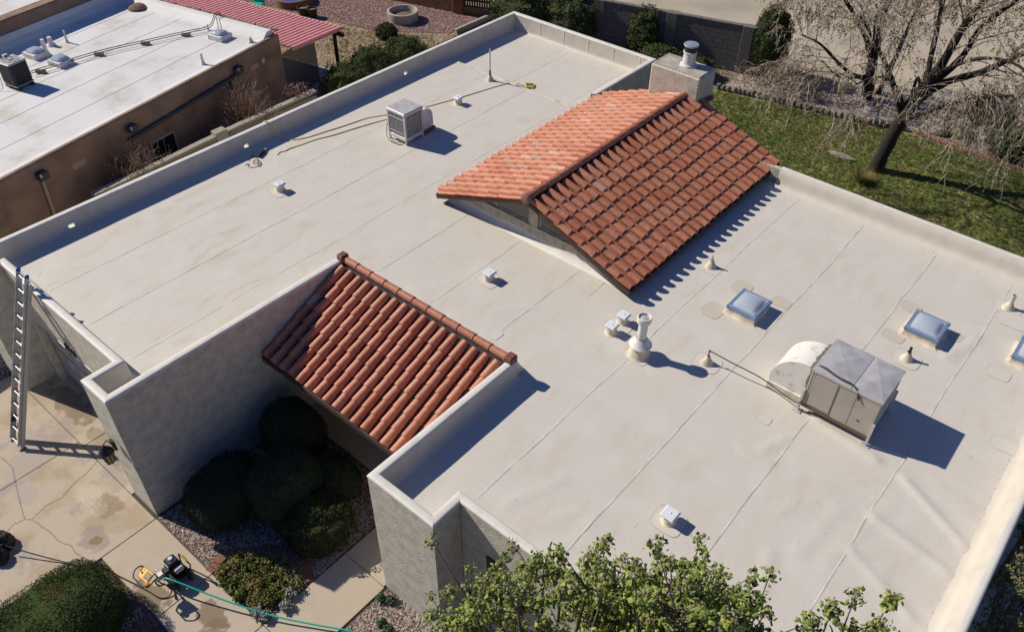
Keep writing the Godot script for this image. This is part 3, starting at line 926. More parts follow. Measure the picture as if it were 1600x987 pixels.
	sf.font_names = PackedStringArray(["Droid Serif"])
	sf.font_weight = 700
	tm.font = sf
	tm.material = M.black
	var tn := inst(tm, "street_number", house, Transform3D(Basis(), V(-15.3, 2.24, -3.63)))
	tag(tn, "dark metal street number above the garage door")
	# wall lantern on the garage wing
	var wl := cb(house, "wall_lantern", "black", V(-12.46, 2.0, -2.93), V(0.14, 0.26, 0.05), 0.01)
	var lb := MB.new()
	lb.lathe([Vector2(0.0, 0.34), Vector2(0.03, 0.30), Vector2(0.14, 0.16), Vector2(0.15, 0.13), Vector2(0.12, 0.12)], V(-12.46, 1.80, -2.76), 6)
	lb.lathe([Vector2(0.085, -0.16), Vector2(0.0, -0.2)], V(-12.46, 1.80, -2.76), 6)
	for k in 6:
		var a := TAU * k / 6
		lb.tube(PackedVector3Array([V(-12.46 + 0.12 * cos(a), 1.93, -2.76 + 0.12 * sin(a)), V(-12.46 + 0.085 * cos(a), 1.64, -2.76 + 0.085 * sin(a))]), 0.01, 4)
	lb.tube(PackedVector3Array([V(-12.46, 2.05, -2.9), V(-12.46, 2.2, -2.85), V(-12.46, 2.14, -2.76)]), 0.012, 5)
	put(lb, "lantern_cage", "black", wl)
	lb = MB.new()
	lb.lathe([Vector2(0.076, -0.15), Vector2(0.108, 0.12)], V(-12.46, 1.80, -2.76), 6)
	put(lb, "lantern_glass", "lamp_glass", wl)
	cb(house, "wall_box", "brown_trim", V(-12.0, 1.75, -6.9), V(0.06, 0.14, 0.10), 0.01)
	cb(house, "wall_window", "brown_trim", V(-5.0, 2.3, -5.62), V(0.28, 0.34, 0.05), 0.01)
	build_gable()
	build_entry_roof()
	build_vents(nz, wr)

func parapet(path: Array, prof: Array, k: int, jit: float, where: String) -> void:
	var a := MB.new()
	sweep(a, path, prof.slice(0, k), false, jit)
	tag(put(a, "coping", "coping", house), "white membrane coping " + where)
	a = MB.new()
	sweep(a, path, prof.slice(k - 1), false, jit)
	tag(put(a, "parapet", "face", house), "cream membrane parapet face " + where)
func deck_y(x: float, z: float, nz: FastNoiseLite, wr: Array) -> float:
	var y := 3.0 + 0.006 * nz.get_noise_2d(x * 1.2, z * 1.2)
	if x < -12.3 and z < -18.2: y -= 0.1 * smoothstep(-18.33, -18.46, z)
	if true:
		for w in wr:
			var a := Vector2(w[0], w[1])
			var b := Vector2(w[2], w[3])
			var p := Vector2(x, z)
			if p.distance_squared_to((a + b) * 0.5) > 1.8: continue
			var d := seg_dist(p, a, b)
			if d < 0.3: y += w[4] * exp(-d * d / 0.008)
	return y
func seam_strip(parent: Node3D, x: float, z0: float, z1: float, nz: FastNoiseLite, wr: Array) -> void:
	var mb := MB.new()
	var n := int((z1 - z0) / 0.3)
	var w := fnl(0.35, int(x * 10), 2)
	var prev := []
	for i in n + 1:
		var z := lerpf(z0, z1, float(i) / n)
		var xx := x + 0.03 * w.get_noise_1d(z)
		var y := deck_y(xx, z, nz, wr)
		var row := [V(xx - 0.022, y - 0.002, z), V(xx - 0.010, y + 0.002, z), V(xx + 0.004, y + 0.0035, z), V(xx + 0.009, y + 0.003, z), V(xx + 0.018, y - 0.001, z)]
		if i > 0:
			for k in 4: mb.quad(prev[k], row[k], row[k + 1], prev[k + 1])
		prev = row
	var o := put(mb, "seam", "seam", parent)
	# the dirt-filled lip beside the lap
	mb = MB.new()
	for i in n:
		var za := lerpf(z0, z1, float(i) / n)
		var zb := lerpf(z0, z1, float(i + 1) / n)
		var xa := x + 0.03 * w.get_noise_1d(za) + 0.018
		var xb := x + 0.03 * w.get_noise_1d(zb) + 0.018
		var wa := 0.0008 + 0.003 * clampf(0.2 + 2.0 * w.get_noise_1d(za * 5.0 + 90.0), 0, 1)
		var wb := 0.0008 + 0.003 * clampf(0.2 + 2.0 * w.get_noise_1d(zb * 5.0 + 90.0), 0, 1)
		mb.quad(V(xa - wa, deck_y(xa, za, nz, wr) + 0.0025, za), V(xb - wb, deck_y(xb, zb, nz, wr) + 0.0025, zb), V(xb + wb, deck_y(xb, zb, nz, wr) + 0.0025, zb), V(xa + wa, deck_y(xa, za, nz, wr) + 0.0025, za))
	put(mb, "seam_lip", "lip", o)
func patch(parent: Node3D, o: Vector3, rx: float, rz: float, m: String) -> void:
	# a thin sheet with rounded corners and a welded rim
	var poly := PackedVector2Array()
	for k in 20:
		var a := TAU * k / 20
		poly.append(Vector2(signf(cos(a)) * pow(absf(cos(a)), 0.45) * rx, signf(sin(a)) * pow(absf(sin(a)), 0.45) * rz))
	var mb := MB.new()
	var b := Basis(Vector3.UP, rng.randf_range(-0.08, 0.08))
	mb.prism(poly, o, b.x, b.z, V(0, 0.003, 0))
	var p := put(mb, "patch", m, parent)
	mb = MB.new()
	var path := []
	for k in 21:
		var q := poly[k % 20] * 1.02
		path.append(o + b.x * q.x + b.z * q.y + V(0, 0.002, 0))
	mb.tube(PackedVector3Array(path), 0.003, 4, false)
	put(mb, "patch_rim", "rim", p)

# ------------------------------------------------------------------ clay tiles
var tile_meshes := []
var tile_data := []
func make_tiles() -> void:
	# an S-shaped tile: x across (0.28), z down the slope, y off the slope
	var cols := [Color(0.60, 0.232, 0.132), Color(0.575, 0.212, 0.116), Color(0.63, 0.258, 0.15), Color(0.53, 0.186, 0.10), Color(0.59, 0.24, 0.145), Color(0.67, 0.35, 0.25), Color(0.51, 0.275, 0.205)]
	for k in cols.size():
		var mb := MB.new()
		mb.use_c = true
		mb.col = cols[k]
		var np := 13
		var L := 0.44
		var top := []
		var low := []
		var nn := []
		for i in np:
			var t := float(i) / (np - 1)
			var x: float
			var y: float
			var n: Vector3
			if t < 0.7:
				var a := PI * (1.0 - t / 0.7)
				x = 0.093 + cos(a) * 0.093
				y = sin(a) * 0.108 - 0.016
				n = V(cos(a), sin(a), 0)
			else:
				var a := PI * (t - 0.7) / 0.3
				x = 0.186 + (1.0 - cos(a)) * 0.5 * 0.098
				y = -sin(a) * 0.03 - 0.016
				n = V(cos(a) * 0.35, 1, 0)
			nn.append(n.normalized())
			var q := 0.9 if t < 0.7 else 1.0
			top.append(V(0.093 + (x - 0.093) * q if t < 0.7 else x, y * q, 0.0))
			low.append(V(x, y + (0.043 if t < 0.7 else 0.016), L))
		for i in np - 1:
			mb.quadn(top[i], top[i + 1], low[i + 1], low[i], nn[i], nn[i + 1], nn[i + 1], nn[i])
			# thickness of the lower lip
			var a2: Vector3 = low[i]
			var b2: Vector3 = low[i + 1]
			var ia: Vector3 = a2 - nn[i] * 0.015
			var ib: Vector3 = b2 - nn[i + 1] * 0.015
			var f := V(0, 0, 1)
			mb.quadn(a2, b2, ib, ia, f, f, f, f)
			var ta: Vector3 = top[i] - nn[i] * 0.015
			var tb_: Vector3 = top[i + 1] - nn[i + 1] * 0.015
			mb.quadn(ia, ib, tb_, ta, -nn[i], -nn[i + 1], -nn[i + 1], -nn[i])
		tile_meshes.append(mb.mesh(M.tile))
		tile_data.append(mb)
# lays tiles on a slope; ones in `as_parts` rows/cols become parts, the rest one joined mesh
func lay_tiles(parent: Node3D, o: Vector3, ux: Vector3, dwn: Vector3, cols: int, w: float, courses: int, expo: float, part_cols: int, wild: float, edge_first := false) -> void:
	var up := dwn.cross(ux).normalized()
	if up.y < 0: up = -up
	var rest := MB.new()
	rest.use_c = true
	for c in cols:
		var sh := rng.randf_range(-0.012, 0.012)
		for r in courses:
			var k := rng.randi() % 5
			if rng.randf() < wild: k = 5 + rng.randi() % 2
			var b := Basis(ux * (w / 0.28), up, dwn)
			b = b * Basis(Vector3.UP, rng.randf_range(-0.022, 0.022)) * Basis(Vector3.BACK, rng.randf_range(-0.025, 0.025))
			var p := o + ux * (c * w) + dwn * (r * expo + sh + rng.randf_range(-0.013, 0.013)) + up * rng.randf_range(0.0, 0.007)
			var xf := Transform3D(b, p)
			if c < part_cols:
				inst(tile_meshes[k], "tile", parent, xf)
			else:
				var src: MB = tile_data[k]
				for i in src.v.size():
					rest.v.append(xf * src.v[i])
					rest.n.append((b * src.n[i]).normalized())
					rest.c.append(src.c[i])
	if rest.v.size() > 0:
		var q := put(rest, "far_tiles", "tile", parent)
		tag(q, "", "", "", "stuff")
func ridge_row(parent: Node3D, a: Vector3, b: Vector3, r: float, n: int, called := "ridge_tile") -> void:
	var d := (b - a) / n
	var ax := d.normalized()
	var side := ax.cross(Vector3.UP).normalized()
	var upv := side.cross(ax).normalized()
	var cols := [Color(0.50, 0.185, 0.108), Color(0.45, 0.16, 0.092), Color(0.53, 0.205, 0.125)]
	for i in n:
		var mb := MB.new()
		mb.use_c = true
		mb.col = cols[rng.randi() % 3]
		var p0 := a + d * i - ax * 0.02
		var p1 := a + d * (i + 1) + ax * 0.03
		var s := 12
		for k in s:
			var a0 := PI * k / s
			var a1 := PI * (k + 1) / s
			var w0 := side * cos(a0) + upv * sin(a0)
			var w1 := side * cos(a1) + upv * sin(a1)
			var lift := upv * 0.012
			mb.quadn(p0 + w0 * r * 1.06 + lift, p0 + w1 * r * 1.06 + lift, p1 + w1 * r * 0.94, p1 + w0 * r * 0.94, w0, w1, w1, w0)
			mb.quadn(p0 + w0 * r * 1.06 + lift, p0 + w1 * r * 1.06 + lift, p0 + w1 * (r * 1.06 - 0.016) + lift, p0 + w0 * (r * 1.06 - 0.016) + lift, -ax, -ax, -ax, -ax)
		put(mb, called, "tile", parent)
func build_gable() -> void:
	make_tiles()
	var xr := -9.65
	var zf := -12.05
	var zb := -19.1
	var sl := 0.373
	var yr := 4.36          # plane on which the tiles lie, at the ridge
	var hw := 2.93
	# walls of the clerestory
	var wm := MB.new()
	var prof := PackedVector2Array([Vector2(-2.55, -0.25), Vector2(2.55, -0.25), Vector2(2.55, yr - 0.10 - 2.55 * sl - 3.0), Vector2(0, yr - 0.10 - 3.0), Vector2(-2.55, yr - 0.10 - 2.55 * sl - 3.0)])
	wm.prism(prof, V(xr, 3.0, -18.78), Vector3.RIGHT, Vector3.UP, V(0, 0, 6.38))
	put(wm, "gable_wall", "tan_trim", house)
	# cream membrane turned up against the wall, with a lip
	wm = MB.new()
	var fl := [Vector2(-0.03, 2.985), Vector2(0.02, 3.02), Vector2(0.10, 3.08), Vector2(0.14, 3.16), Vector2(0.15, 3.33), Vector2(0.185, 3.335), Vector2(0.2, 3.33)]
	for side in [[V(xr - 2.7, 0, -12.26), V(xr + 2.7, 0, -12.26)], [V(xr - 2.7, 0, -18.6), V(xr - 2.7, 0, -12.26)], [V(xr + 2.7, 0, -12.26), V(xr + 2.7, 0, -18.6)]]:
		sweep(wm, [Vector2(side[0].x, side[0].z), Vector2(side[1].x, side[1].z)], fl, false, 0.006)
	put(wm, "flashing", "coping", house)
	# windows under the rake
	for s in [-1.0, 1.0]:
		var x0: float = xr + s * 0.17
		var x1: float = xr + s * 1.15
		var y1 := yr - 0.16
		var poly := PackedVector2Array([Vector2(x0, 3.50), Vector2(x1, 3.50), Vector2(x1, y1 - 1.15 * sl), Vector2(x0, y1 - 0.17 * sl)])
		wm = MB.new()
		wm.prism(poly, V(0, 0, -12.405), Vector3.RIGHT, Vector3.UP, V(0, 0, 0.02))
		var win := put(wm, "clerestory_window", "glass_dark", house)
		var cyc := [0, 1, 2, 3, 0]
		for k in 4:
			var a := poly[cyc[k]]
			var b := poly[cyc[k + 1]]
			tb(win, "window_frame", "tan_trim", [V(a.x, a.y, -12.38), V(b.x, b.y, -12.38)], 0.028, 4)
	cb(house, "window_sill", "tan_trim", V(xr, 3.44, -12.375), V(4.6, 0.06, 0.09), 0.01)
	cb(house, "center_post", "tan_trim", V(xr, 3.84, -12.36), V(0.24, 0.72, 0.08), 0.01)
	# roof boards and fascia
	var rf := MB.new()
	for s in [-1.0, 1.0]:
		var dx := V(s, -sl, 0).normalized()
		var nn := V(s * sl, 1, 0).normalized()
		var len := hw * sqrt(1 + sl * sl)
		var b := Basis(dx, nn, dx.cross(nn))
		rf.cbox(V(xr, yr - 0.03, (zf + zb) * 0.5) + dx * (len * 0.5) - nn * 0.03, V(len, 0.05, zf - zb - 0.06), 0.004, b)
	var roof := put(rf, "gable_roof", "underlay", house)
	for s in [-1.0, 1.0]:
		var dx := V(s, -sl, 0).normalized()
		var nn := V(s * sl, 1, 0).normalized()
		var len := hw * sqrt(1 + sl * sl)
		var b := Basis(dx, nn, dx.cross(nn))
		cb(roof, "rake_board", "brown_trim", V(xr, yr, zf - 0.02) + dx * (len * 0.5 - 0.01) - nn * 0.10, V(len, 0.11, 0.035), 0.004, b)
		cb(roof, "eave_board", "brown_trim", V(xr + s * (hw - 0.05), yr - hw * sl - 0.10, (zf + zb) * 0.5), V(0.035, 0.10, zf - zb - 0.1), 0.004)
		# tiles: columns run along the ridge, nearest columns first
		var expo := 0.358
		var start := 0.13
		if s > 0:
			lay_tiles(roof, V(xr, yr, zf + 0.01) + dx * start, V(0, 0, -1), dx, 25, 0.284, 8, expo, 22, 0.015)
		else:
			lay_tiles(roof, V(xr, yr, zf + 0.01 - 0.284 * 25) + dx * start, V(0, 0, 1), dx, 25, 0.284, 8, expo, 0, 0.09)
	ridge_row(roof, V(xr, yr + 0.015, -12.0), V(xr, yr + 0.015, -18.72), 0.105, 17)
	var mm := MB.new()
	mm.lathe([Vector2(0.0, 0.05), Vector2(0.09, 0.035), Vector2(0.135, 0.0), Vector2(0.14, -0.08)], V(xr, yr + 0.02, -12.0), 12, Basis(Vector3.RIGHT, PI / 2))
	put(mm, "ridge_mortar", "mortar", roof)
	# chimney
	var ch := cb(house, "chimney", "chimney", V(-10.02, 3.9, -19.15), V(1.54, 2.1, 0.86), 0.05)
	mm = MB.new()
	mm.cbox(V(-10.02, 4.955, -19.15), V(1.46, 0.05, 0.78), 0.02)
	put(mm, "chimney_cap", "concrete", ch)
	mm = MB.new()
	mm.lathe([Vector2(0.24, 0.0), Vector2(0.22, 0.05), Vector2(0.175, 0.08), Vector2(0.165, 0.36), Vector2(0.19, 0.38), Vector2(0.19, 0.40), Vector2(0.14, 0.41)], V(-9.92, 4.97, -19.2), 20)
	var flue := put(mm, "flue_pipe", "white", ch)
	mm = MB.new()
	mm.lathe([Vector2(0.165, 0.40), Vector2(0.165, 0.56)], V(-9.92, 4.97, -19.2), 20)
	put(mm, "flue_screen", "dark", flue)
	mm = MB.new()
	mm.lathe([Vector2(0.19, 0.55), Vector2(0.205, 0.58), Vector2(0.195, 0.60), Vector2(0.0, 0.625)], V(-9.92, 4.97, -19.2), 20)
	put(mm, "flue_cap", "steel_blue", flue)
	# step flashing of clay pieces beside the chimney
	for k in 5: cb(roof, "step_flashing", "mortar_red", V(-9.2, 4.28 - k * 0.02, -18.72 - k * 0.17), V(0.16, 0.05, 0.16), 0.01, Basis(Vector3.BACK, -0.36))
func build_entry_roof() -> void:
	# falls from the ridge at z -8.62 to the eave at z -6.2, between the two wings
	var y0 := 3.40
	var y1 := 2.32
	var z0 := -8.62
	var z1 := -6.2
	var dwn := V(0, y1 - y0, z1 - z0)
	var len := dwn.length()
	dwn = dwn.normalized()
	var nn := V(0, -dwn.z, dwn.y)
	if nn.y < 0: nn = -nn
	var b := Basis(Vector3.RIGHT, nn, Vector3.RIGHT.cross(nn))
	var mb := MB.new()
	mb.cbox(V(-9.64, (y0 + y1) * 0.5, (z0 + z1) * 0.5) - nn * 0.06, V(4.76, 0.08, len), 0.004, b)
	var roof := put(mb, "entry_roof", "underlay", house)
	cb(roof, "eave_board", "brown_trim", V(-9.64, y1 - 0.09, z1 + 0.02), V(4.76, 0.14, 0.04), 0.006)
	lay_tiles(roof, V(-12.02, y0 - 0.02, z0) + dwn * 0.10, V(1, 0, 0), dwn, 17, 0.2805, 7, 0.352, 17, 0.015)
	ridge_row(roof, V(-7.3, y0 + 0.055, z0 - 0.02), V(-12.0, y0 + 0.055, z0 - 0.02), 0.085, 11)
	cb(roof, "ridge_end", "mortar_red", V(-12.05, y0 + 0.08, z0 - 0.02), V(0.20, 0.20, 0.22), 0.03)
	cb(roof, "ridge_end", "mortar_red", V(-7.2, y0 + 0.08, z0 - 0.02), V(0.20, 0.20, 0.22), 0.03)
	# membrane turned up behind the ridge
	mb = MB.new()
	mb.prism(PackedVector2Array([Vector2(-8.6, 3.40), Vector2(-8.74, 3.40), Vector2(-8.86, 3.2), Vector2(-9.0, 2.985), Vector2(-8.6, 2.985)]), V(-12.03, 0, 0), Vector3.BACK, Vector3.UP, V(4.9, 0, 0))
	put(mb, "ridge_curb", "coping", house)

# ------------------------------------------------------------------ vents, skylights
func square_vent(x: float, z: float, s: float, label: String) -> void:
	var mb := MB.new()
	mb.lathe([Vector2(0.15, 0.0), Vector2(0.115, 0.03), Vector2(0.105, 0.17)], V(x, 3.0, z), 16)
	var o := put(mb, "roof_vent", "boot", house)
	tag(o, label)
	mb = MB.new()
	mb.cbox(V(x, 3.205, z), V(s, 0.07, s), 0.02)
	put(mb, "vent_cap", "vent_white", o)
	mb = MB.new()
	mb.lathe([Vector2(0.02, 0.0), Vector2(0.015, 0.012), Vector2(0.0, 0.014)], V(x, 3.24, z), 8)
	put(mb, "cap_screw", "vent_white", o)
func boot_pipe(x: float, z: float, h: float, r: float, label: String, m := "dark") -> void:
	var mb := MB.new()
	mb.lathe([Vector2(0.14, 0.0), Vector2(0.12, 0.025), Vector2(0.05, 0.16), Vector2(0.045, 0.2)], V(x, 3.0, z), 14)
	var o := put(mb, "pipe_boot", "boot", house)
	tag(o, label)
	mb = MB.new()
	mb.lathe([Vector2(r, 0.18), Vector2(r, h), Vector2(r * 0.72, h), Vector2(r * 0.72, h - 0.06)], V(x, 3.0, z), 12)
	put(mb, "pipe", m, o)
	mb = MB.new()
	mb.lathe([Vector2(r * 0.72, h - 0.05), Vector2(0, h - 0.05)], V(x, 3.0, z), 12)
	put(mb, "pipe_bore", "black", o)
func skylight(x0: float, x1: float, z0: float, z1: float, label: String) -> void:
	var c := V((x0 + x1) * 0.5, 0, (z0 + z1) * 0.5)
	var sx := x1 - x0
	var sz := z1 - z0
	var mb := MB.new()
	# membrane-clad curb flaring on to the roof
	for k in 4:
		pass
	var pr := [Vector2(0.10, 2.995), Vector2(0.02, 3.02), Vector2(0.0, 3.06), Vector2(-0.005, 3.15)]
	for i in pr.size() - 1:
		var p: Vector2 = pr[i]
		var q: Vector2 = pr[i + 1]
		var a := [V(x0 - p.x, p.y, z0 - p.x), V(x1 + p.x, p.y, z0 - p.x), V(x1 + p.x, p.y, z1 + p.x), V(x0 - p.x, p.y, z1 + p.x)]
		var b := [V(x0 - q.x, q.y, z0 - q.x), V(x1 + q.x, q.y, z0 - q.x), V(x1 + q.x, q.y, z1 + q.x), V(x0 - q.x, q.y, z1 + q.x)]
		for k in 4: mb.oquad(a[k], a[(k + 1) % 4], b[(k + 1) % 4], b[k], c + V(0, 2.0, 0))
	var o := put(mb, "skylight", "boot", house)
	tag(o, label)
	mb = MB.new()
	for k in 2:
		var s := -1.0 if k == 0 else 1.0
		mb.cbox(c + V(0, 3.185, s * (sz * 0.5 - 0.01)), V(sx + 0.05, 0.075, 0.05), 0.012)
		mb.cbox(c + V(s * (sx * 0.5 - 0.01), 3.186, 0), V(0.05, 0.075, sz + 0.04), 0.012)
	put(mb, "skylight_frame", "blue_frame", o)
	mb = MB.new()
	for k in 2:
		var s := -1.0 if k == 0 else 1.0
		mb.cbox(c + V(0, 3.212, s * (sz * 0.5 - 0.048)), V(sx - 0.06, 0.03, 0.03), 0.008)
		mb.cbox(c + V(s * (sx * 0.5 - 0.048), 3.2125, 0), V(0.03, 0.03, sz - 0.07), 0.008)
	put(mb, "glazing_bead", "steel_blue", o)
	mb = MB.new()
	var n := 10
	var P := []
	for j in n + 1:
		for i in n + 1:
			var u := -1.0 + 2.0 * i / n
			var w := -1.0 + 2.0 * j / n
			var h := 0.085 * pow((1.0 - u * u) * (1.0 - w * w), 0.55)
			P.append(c + V(u * (sx * 0.5 - 0.06), 3.215 + h, w * (sz * 0.5 - 0.06)))
	for j in n:
		for i in n:
			var q := []
			var nn := []
			for e in [[0, 0], [0, 1], [1, 1], [1, 0]]:
				var ii: int = i + e[0]
				var jj: int = j + e[1]
				q.append(P[jj * (n + 1) + ii])
				var l: Vector3 = P[jj * (n + 1) + maxi(ii - 1, 0)]
				var r: Vector3 = P[jj * (n + 1) + mini(ii + 1, n)]
				var u2: Vector3 = P[maxi(jj - 1, 0) * (n + 1) + ii]
				var d2: Vector3 = P[mini(jj + 1, n) * (n + 1) + ii]
				var nv := (d2 - u2).cross(r - l).normalized()
				nn.append(nv if nv.y > 0 else -nv)
			mb.quadn(q[0], q[1], q[2], q[3], nn[0], nn[1], nn[2], nn[3])
	put(mb, "skylight_dome", "dome", o)
func build_vents(nz: FastNoiseLite, wr: Array) -> void:
	square_vent(-15.88, -9.82, 0.24, "small white square vent between the left parapet and the garage roof seams")
	square_vent(-9.50, -10.62, 0.25, "small white square vent behind the entry roof ridge")
	square_vent(-3.06, -7.82, 0.26, "small white square vent nearest the leafy tree")
	square_vent(-15.72, -16.25, 0.24, "small white square vent beside the yellow cord")
	square_vent(-6.44, -10.98, 0.235, "front one of the twin square vents beside the flue")
	square_vent(-6.44, -11.40, 0.235, "rear one of the twin square vents beside the flue")
	boot_pipe(-6.01, -14.30, 0.30, 0.022, "pipe boot at the edge of the gable shadow", "boot")
	boot_pipe(-1.49, -14.25, 0.32, 0.028, "pipe boot in front of the middle skylight")
	boot_pipe(-0.40, -17.28, 0.36, 0.05, "pipe boot with short metal pipe near the right edge", "galv")
	boot_pipe(-16.05, -18.05, 0.34, 0.03, "pipe boot carrying the tall mast", "dark")
	tb(house, "mast", "galv", [V(-16.05, 3.3, -18.05), V(-16.05, 4.02, -18.05)], 0.024, 8)
	for p in [[-6.0, -14.3], [-1.49, -14.25], [-0.4, -17.28], [-4.48, -11.5], [-3.06, -7.82], [-9.5, -10.62], [-15.88, -9.82], [-6.44, -11.2], [-5.65, -10.8], [-15.72, -16.25]]:
		patch(house, V(p[0], deck_y(p[0], p[1], nz, wr) + 0.002, p[1]), 0.27, 0.25, "patch")
	skylight(-4.96, -4.31, -13.84, -13.11, "blue-framed domed skylight nearest the tiled gable")
	skylight(-1.84, -1.17, -15.64, -14.93, "blue-framed domed skylight behind the air conditioner")
	skylight(0.11, 0.78, -16.25, -15.51, "blue-framed domed skylight cut by the right edge of the picture")
	# tall flue with storm collars
	var mb := MB.new()
	mb.lathe([Vector2(0.25, 0.0), Vector2(0.22, 0.04), Vector2(0.175, 0.17), Vector2(0.165, 0.23)], V(-5.65, 3.0, -10.82), 20)
	var fl := put(mb, "flue_vent", "boot", house)
	tag(fl, "tall round cream flue vent with storm collar")
	mb = MB.new()
	mb.lathe([Vector2(0.10, 0.2), Vector2(0.15, 0.21), Vector2(0.23, 0.27), Vector2(0.235, 0.29), Vector2(0.19, 0.34), Vector2(0.11, 0.46)], V(-5.65, 3.0, -10.82), 18)
	put(mb, "storm_collar", "duct", fl)
	mb = MB.new()
	mb.lathe([Vector2(0.095, 0.4), Vector2(0.095, 0.86), Vector2(0.115, 0.87), Vector2(0.118, 0.9)], V(-5.65, 3.0, -10.82), 18)
	put(mb, "flue_pipe", "duct", fl)
	mb = MB.new()
	mb.lathe([Vector2(0.13, 0.88), Vector2(0.145, 0.89), Vector2(0.15, 1.0), Vector2(0.14, 1.015), Vector2(0.115, 1.01), Vector2(0.11, 0.96), Vector2(0.0, 0.955)], V(-5.65, 3.0, -10.82), 20)
	put(mb, "flue_cap", "duct", fl)
	mb = MB.new()
	mb.lathe([Vector2(0.09, 0.975), Vector2(0.07, 0.985), Vector2(0.0, 0.99)], V(-5.65, 3.0, -10.82), 16)
	put(mb, "flue_damper", "galv", fl)
	for a in [0.3, 2.4, 4.5]: cb(fl, "cap_tab", "duct", V(-5.65 + 0.11 * cos(a), 3.87, -10.82 + 0.11 * sin(a)), V(0.03, 0.08, 0.03), 0.004)

# ------------------------------------------------------------------ machines on the roof
func build_roof_equipment() -> void:
	var ac := thing("air_conditioner", V(-1.89, 3.0, -12.07), "large tan rooftop air conditioner box with curved duct and long shadow", "air conditioner")
	# cabinet x -0.65..0.65, z -0.53..0.53, y 0.2..1.08
	cb(ac, "cabinet", "ac_tan", V(0, 0.63, 0), V(1.28, 0.86, 1.04), 0.012)
	var mb := MB.new()
	for s in [-1.0, 1.0]:
		# cross-broken sheet: four facets rising to the middle of each half
		var x0: float = -0.655 if s < 0 else 0.09
		var x1: float = 0.08 if s < 0 else 0.655
		var ctr := V((x0 + x1) * 0.5, 1.13, 0)
		var q := [V(x0, 1.085, -0.535), V(x1, 1.085, -0.535), V(x1, 1.085, 0.535), V(x0, 1.085, 0.535)]
		for k in 4:
			mb.otri(q[k], q[(k + 1) % 4], ctr, V(0, 0, 0))
			mb.oquad(q[k], q[(k + 1) % 4], q[(k + 1) % 4] - V(0, 0.045, 0), q[k] - V(0, 0.045, 0), V(ctr.x, 1.06, 0))
	put(mb, "top_panel", "ac_top", ac)
	for p in [[-0.60, 0.10], [0.21, 0.004], [-0.12, 0.004], [-0.56, 0.004]]:
		cb(ac, "panel_joint", "groove", V(p[0] if p[1] < 0.05 else -0.61, 0.63, 0.521), V(0.008, 0.80, 0.006), 0.001)
	cb(ac, "access_panel", "ac_tan", V(-0.34, 0.62, 0.526), V(0.42, 0.74, 0.014), 0.005)
	cb(ac, "panel_joint", "groove", V(-0.34, 0.235, 0.524), V(0.46, 0.008, 0.01), 0.001)
	mb = MB.new()
	for k in 16: mb.cbox(V(0.644, 0.32 + k * 0.04, 0.0), V(0.012, 0.012, 0.86), 0.002)
	put(mb, "coil_grille", "ac_top", ac)
	cb(ac, "base_rail", "rust", V(0, 0.165, 0.49), V(1.28, 0.09, 0.05), 0.006)
	cb(ac, "base_rail", "rust", V(0, 0.165, -0.49), V(1.28, 0.09, 0.05), 0.006)
	for p in [[-0.66, 0.54], [0.66, 0.54], [-0.66, -0.54], [0.66, -0.54]]:
		var lg := cb(ac, "leg", "galv", V(p[0], 0.28, p[1]), V(0.045, 0.56, 0.045), 0.004)
		cb(lg, "foot_plate", "galv", V(p[0], 0.012, p[1]), V(0.16, 0.02, 0.14), 0.004)
	# duct: elbow leaving the left side and turning down into the roof
	mb = MB.new()
	var prf := PackedVector2Array()
	prf.append(Vector2(-0.64, 0.16)); prf.append(Vector2(-1.38, 0.16))
	for k in 31:
		var a := PI - (PI * 0.5) * k / 30.0
		prf.append(Vector2(-0.74 + 0.66 * cos(a), 0.28 + 0.68 * sin(a)))
	prf.append(Vector2(-0.64, 0.96))
	mb.prism(prf, V(0, 0, -0.38), Vector3.RIGHT, Vector3.UP, V(0, 0, 0.74))
	put(mb, "duct_elbow", "duct", ac)
	cb(ac, "duct_curb", "boot", V(-1.03, 0.08, -0.01), V(0.78, 0.17, 0.80), 0.02)
	tb(ac, "duct_drip_edge", "white", [V(-1.40, 0.17, 0.375), V(-0.66, 0.17, 0.375)], 0.022, 6)
	mb = MB.new()
	for k in 9:
		var z := -0.38 + k * 0.095
		mb.cbox(V(-0.66 + rng.randf_range(-0.03, 0.02), 0.97 + rng.randf_range(-0.02, 0.02), z), V(0.13, 0.05, 0.10), 0.02, Basis(Vector3.UP, rng.randf_range(-0.4, 0.4)))
	for k in 7: mb.cbox(V(-0.665 + rng.randf_range(-0.02, 0.02), 0.26 + k * 0.105, 0.365), V(0.09, 0.11, 0.035), 0.012, Basis(Vector3.BACK, rng.randf_range(-0.4, 0.4)))
	put(mb, "duct_sealant", "sealant", ac)
	tb(ac, "conduit", "wire", smooth_path([V(-0.63, 1.04, 0.36), V(-0.50, 1.13, 0.40), V(-0.2, 1.12, 0.46), V(0.06, 1.12, 0.47), V(0.20, 1.06, 0.52), V(0.26, 0.92, 0.545)], 5), 0.018, 6)
	cb(ac, "sticker", "brown_trim", V(0.38, 0.45, 0.523), V(0.05, 0.03, 0.006), 0.001)
	# electrical line from a roof boot to the unit
	var lb := thing("electric_line", V(-4.48, 3.0, -11.5), "thin dark conduit loop from a cone boot to the air conditioner", "conduit")
	mb = MB.new()
	mb.lathe([Vector2(0.14, 0.0), Vector2(0.12, 0.025), Vector2(0.05, 0.16), Vector2(0.03, 0.2)], V(0, 0, 0), 14)
	put(mb, "boot_cone", "boot", lb)
	tb(lb, "conduit", "wire", smooth_path([V(0, 0.18, 0), V(0, 0.31, 0), V(0.05, 0.34, 0), V(0.5, 0.30, -0.03), V(1.1, 0.24, -0.09), V(1.75, 0.19, 0.0), V(1.92, 0.22, 0.02), V(1.96, 0.30, 0.0)], 6), 0.012, 6)
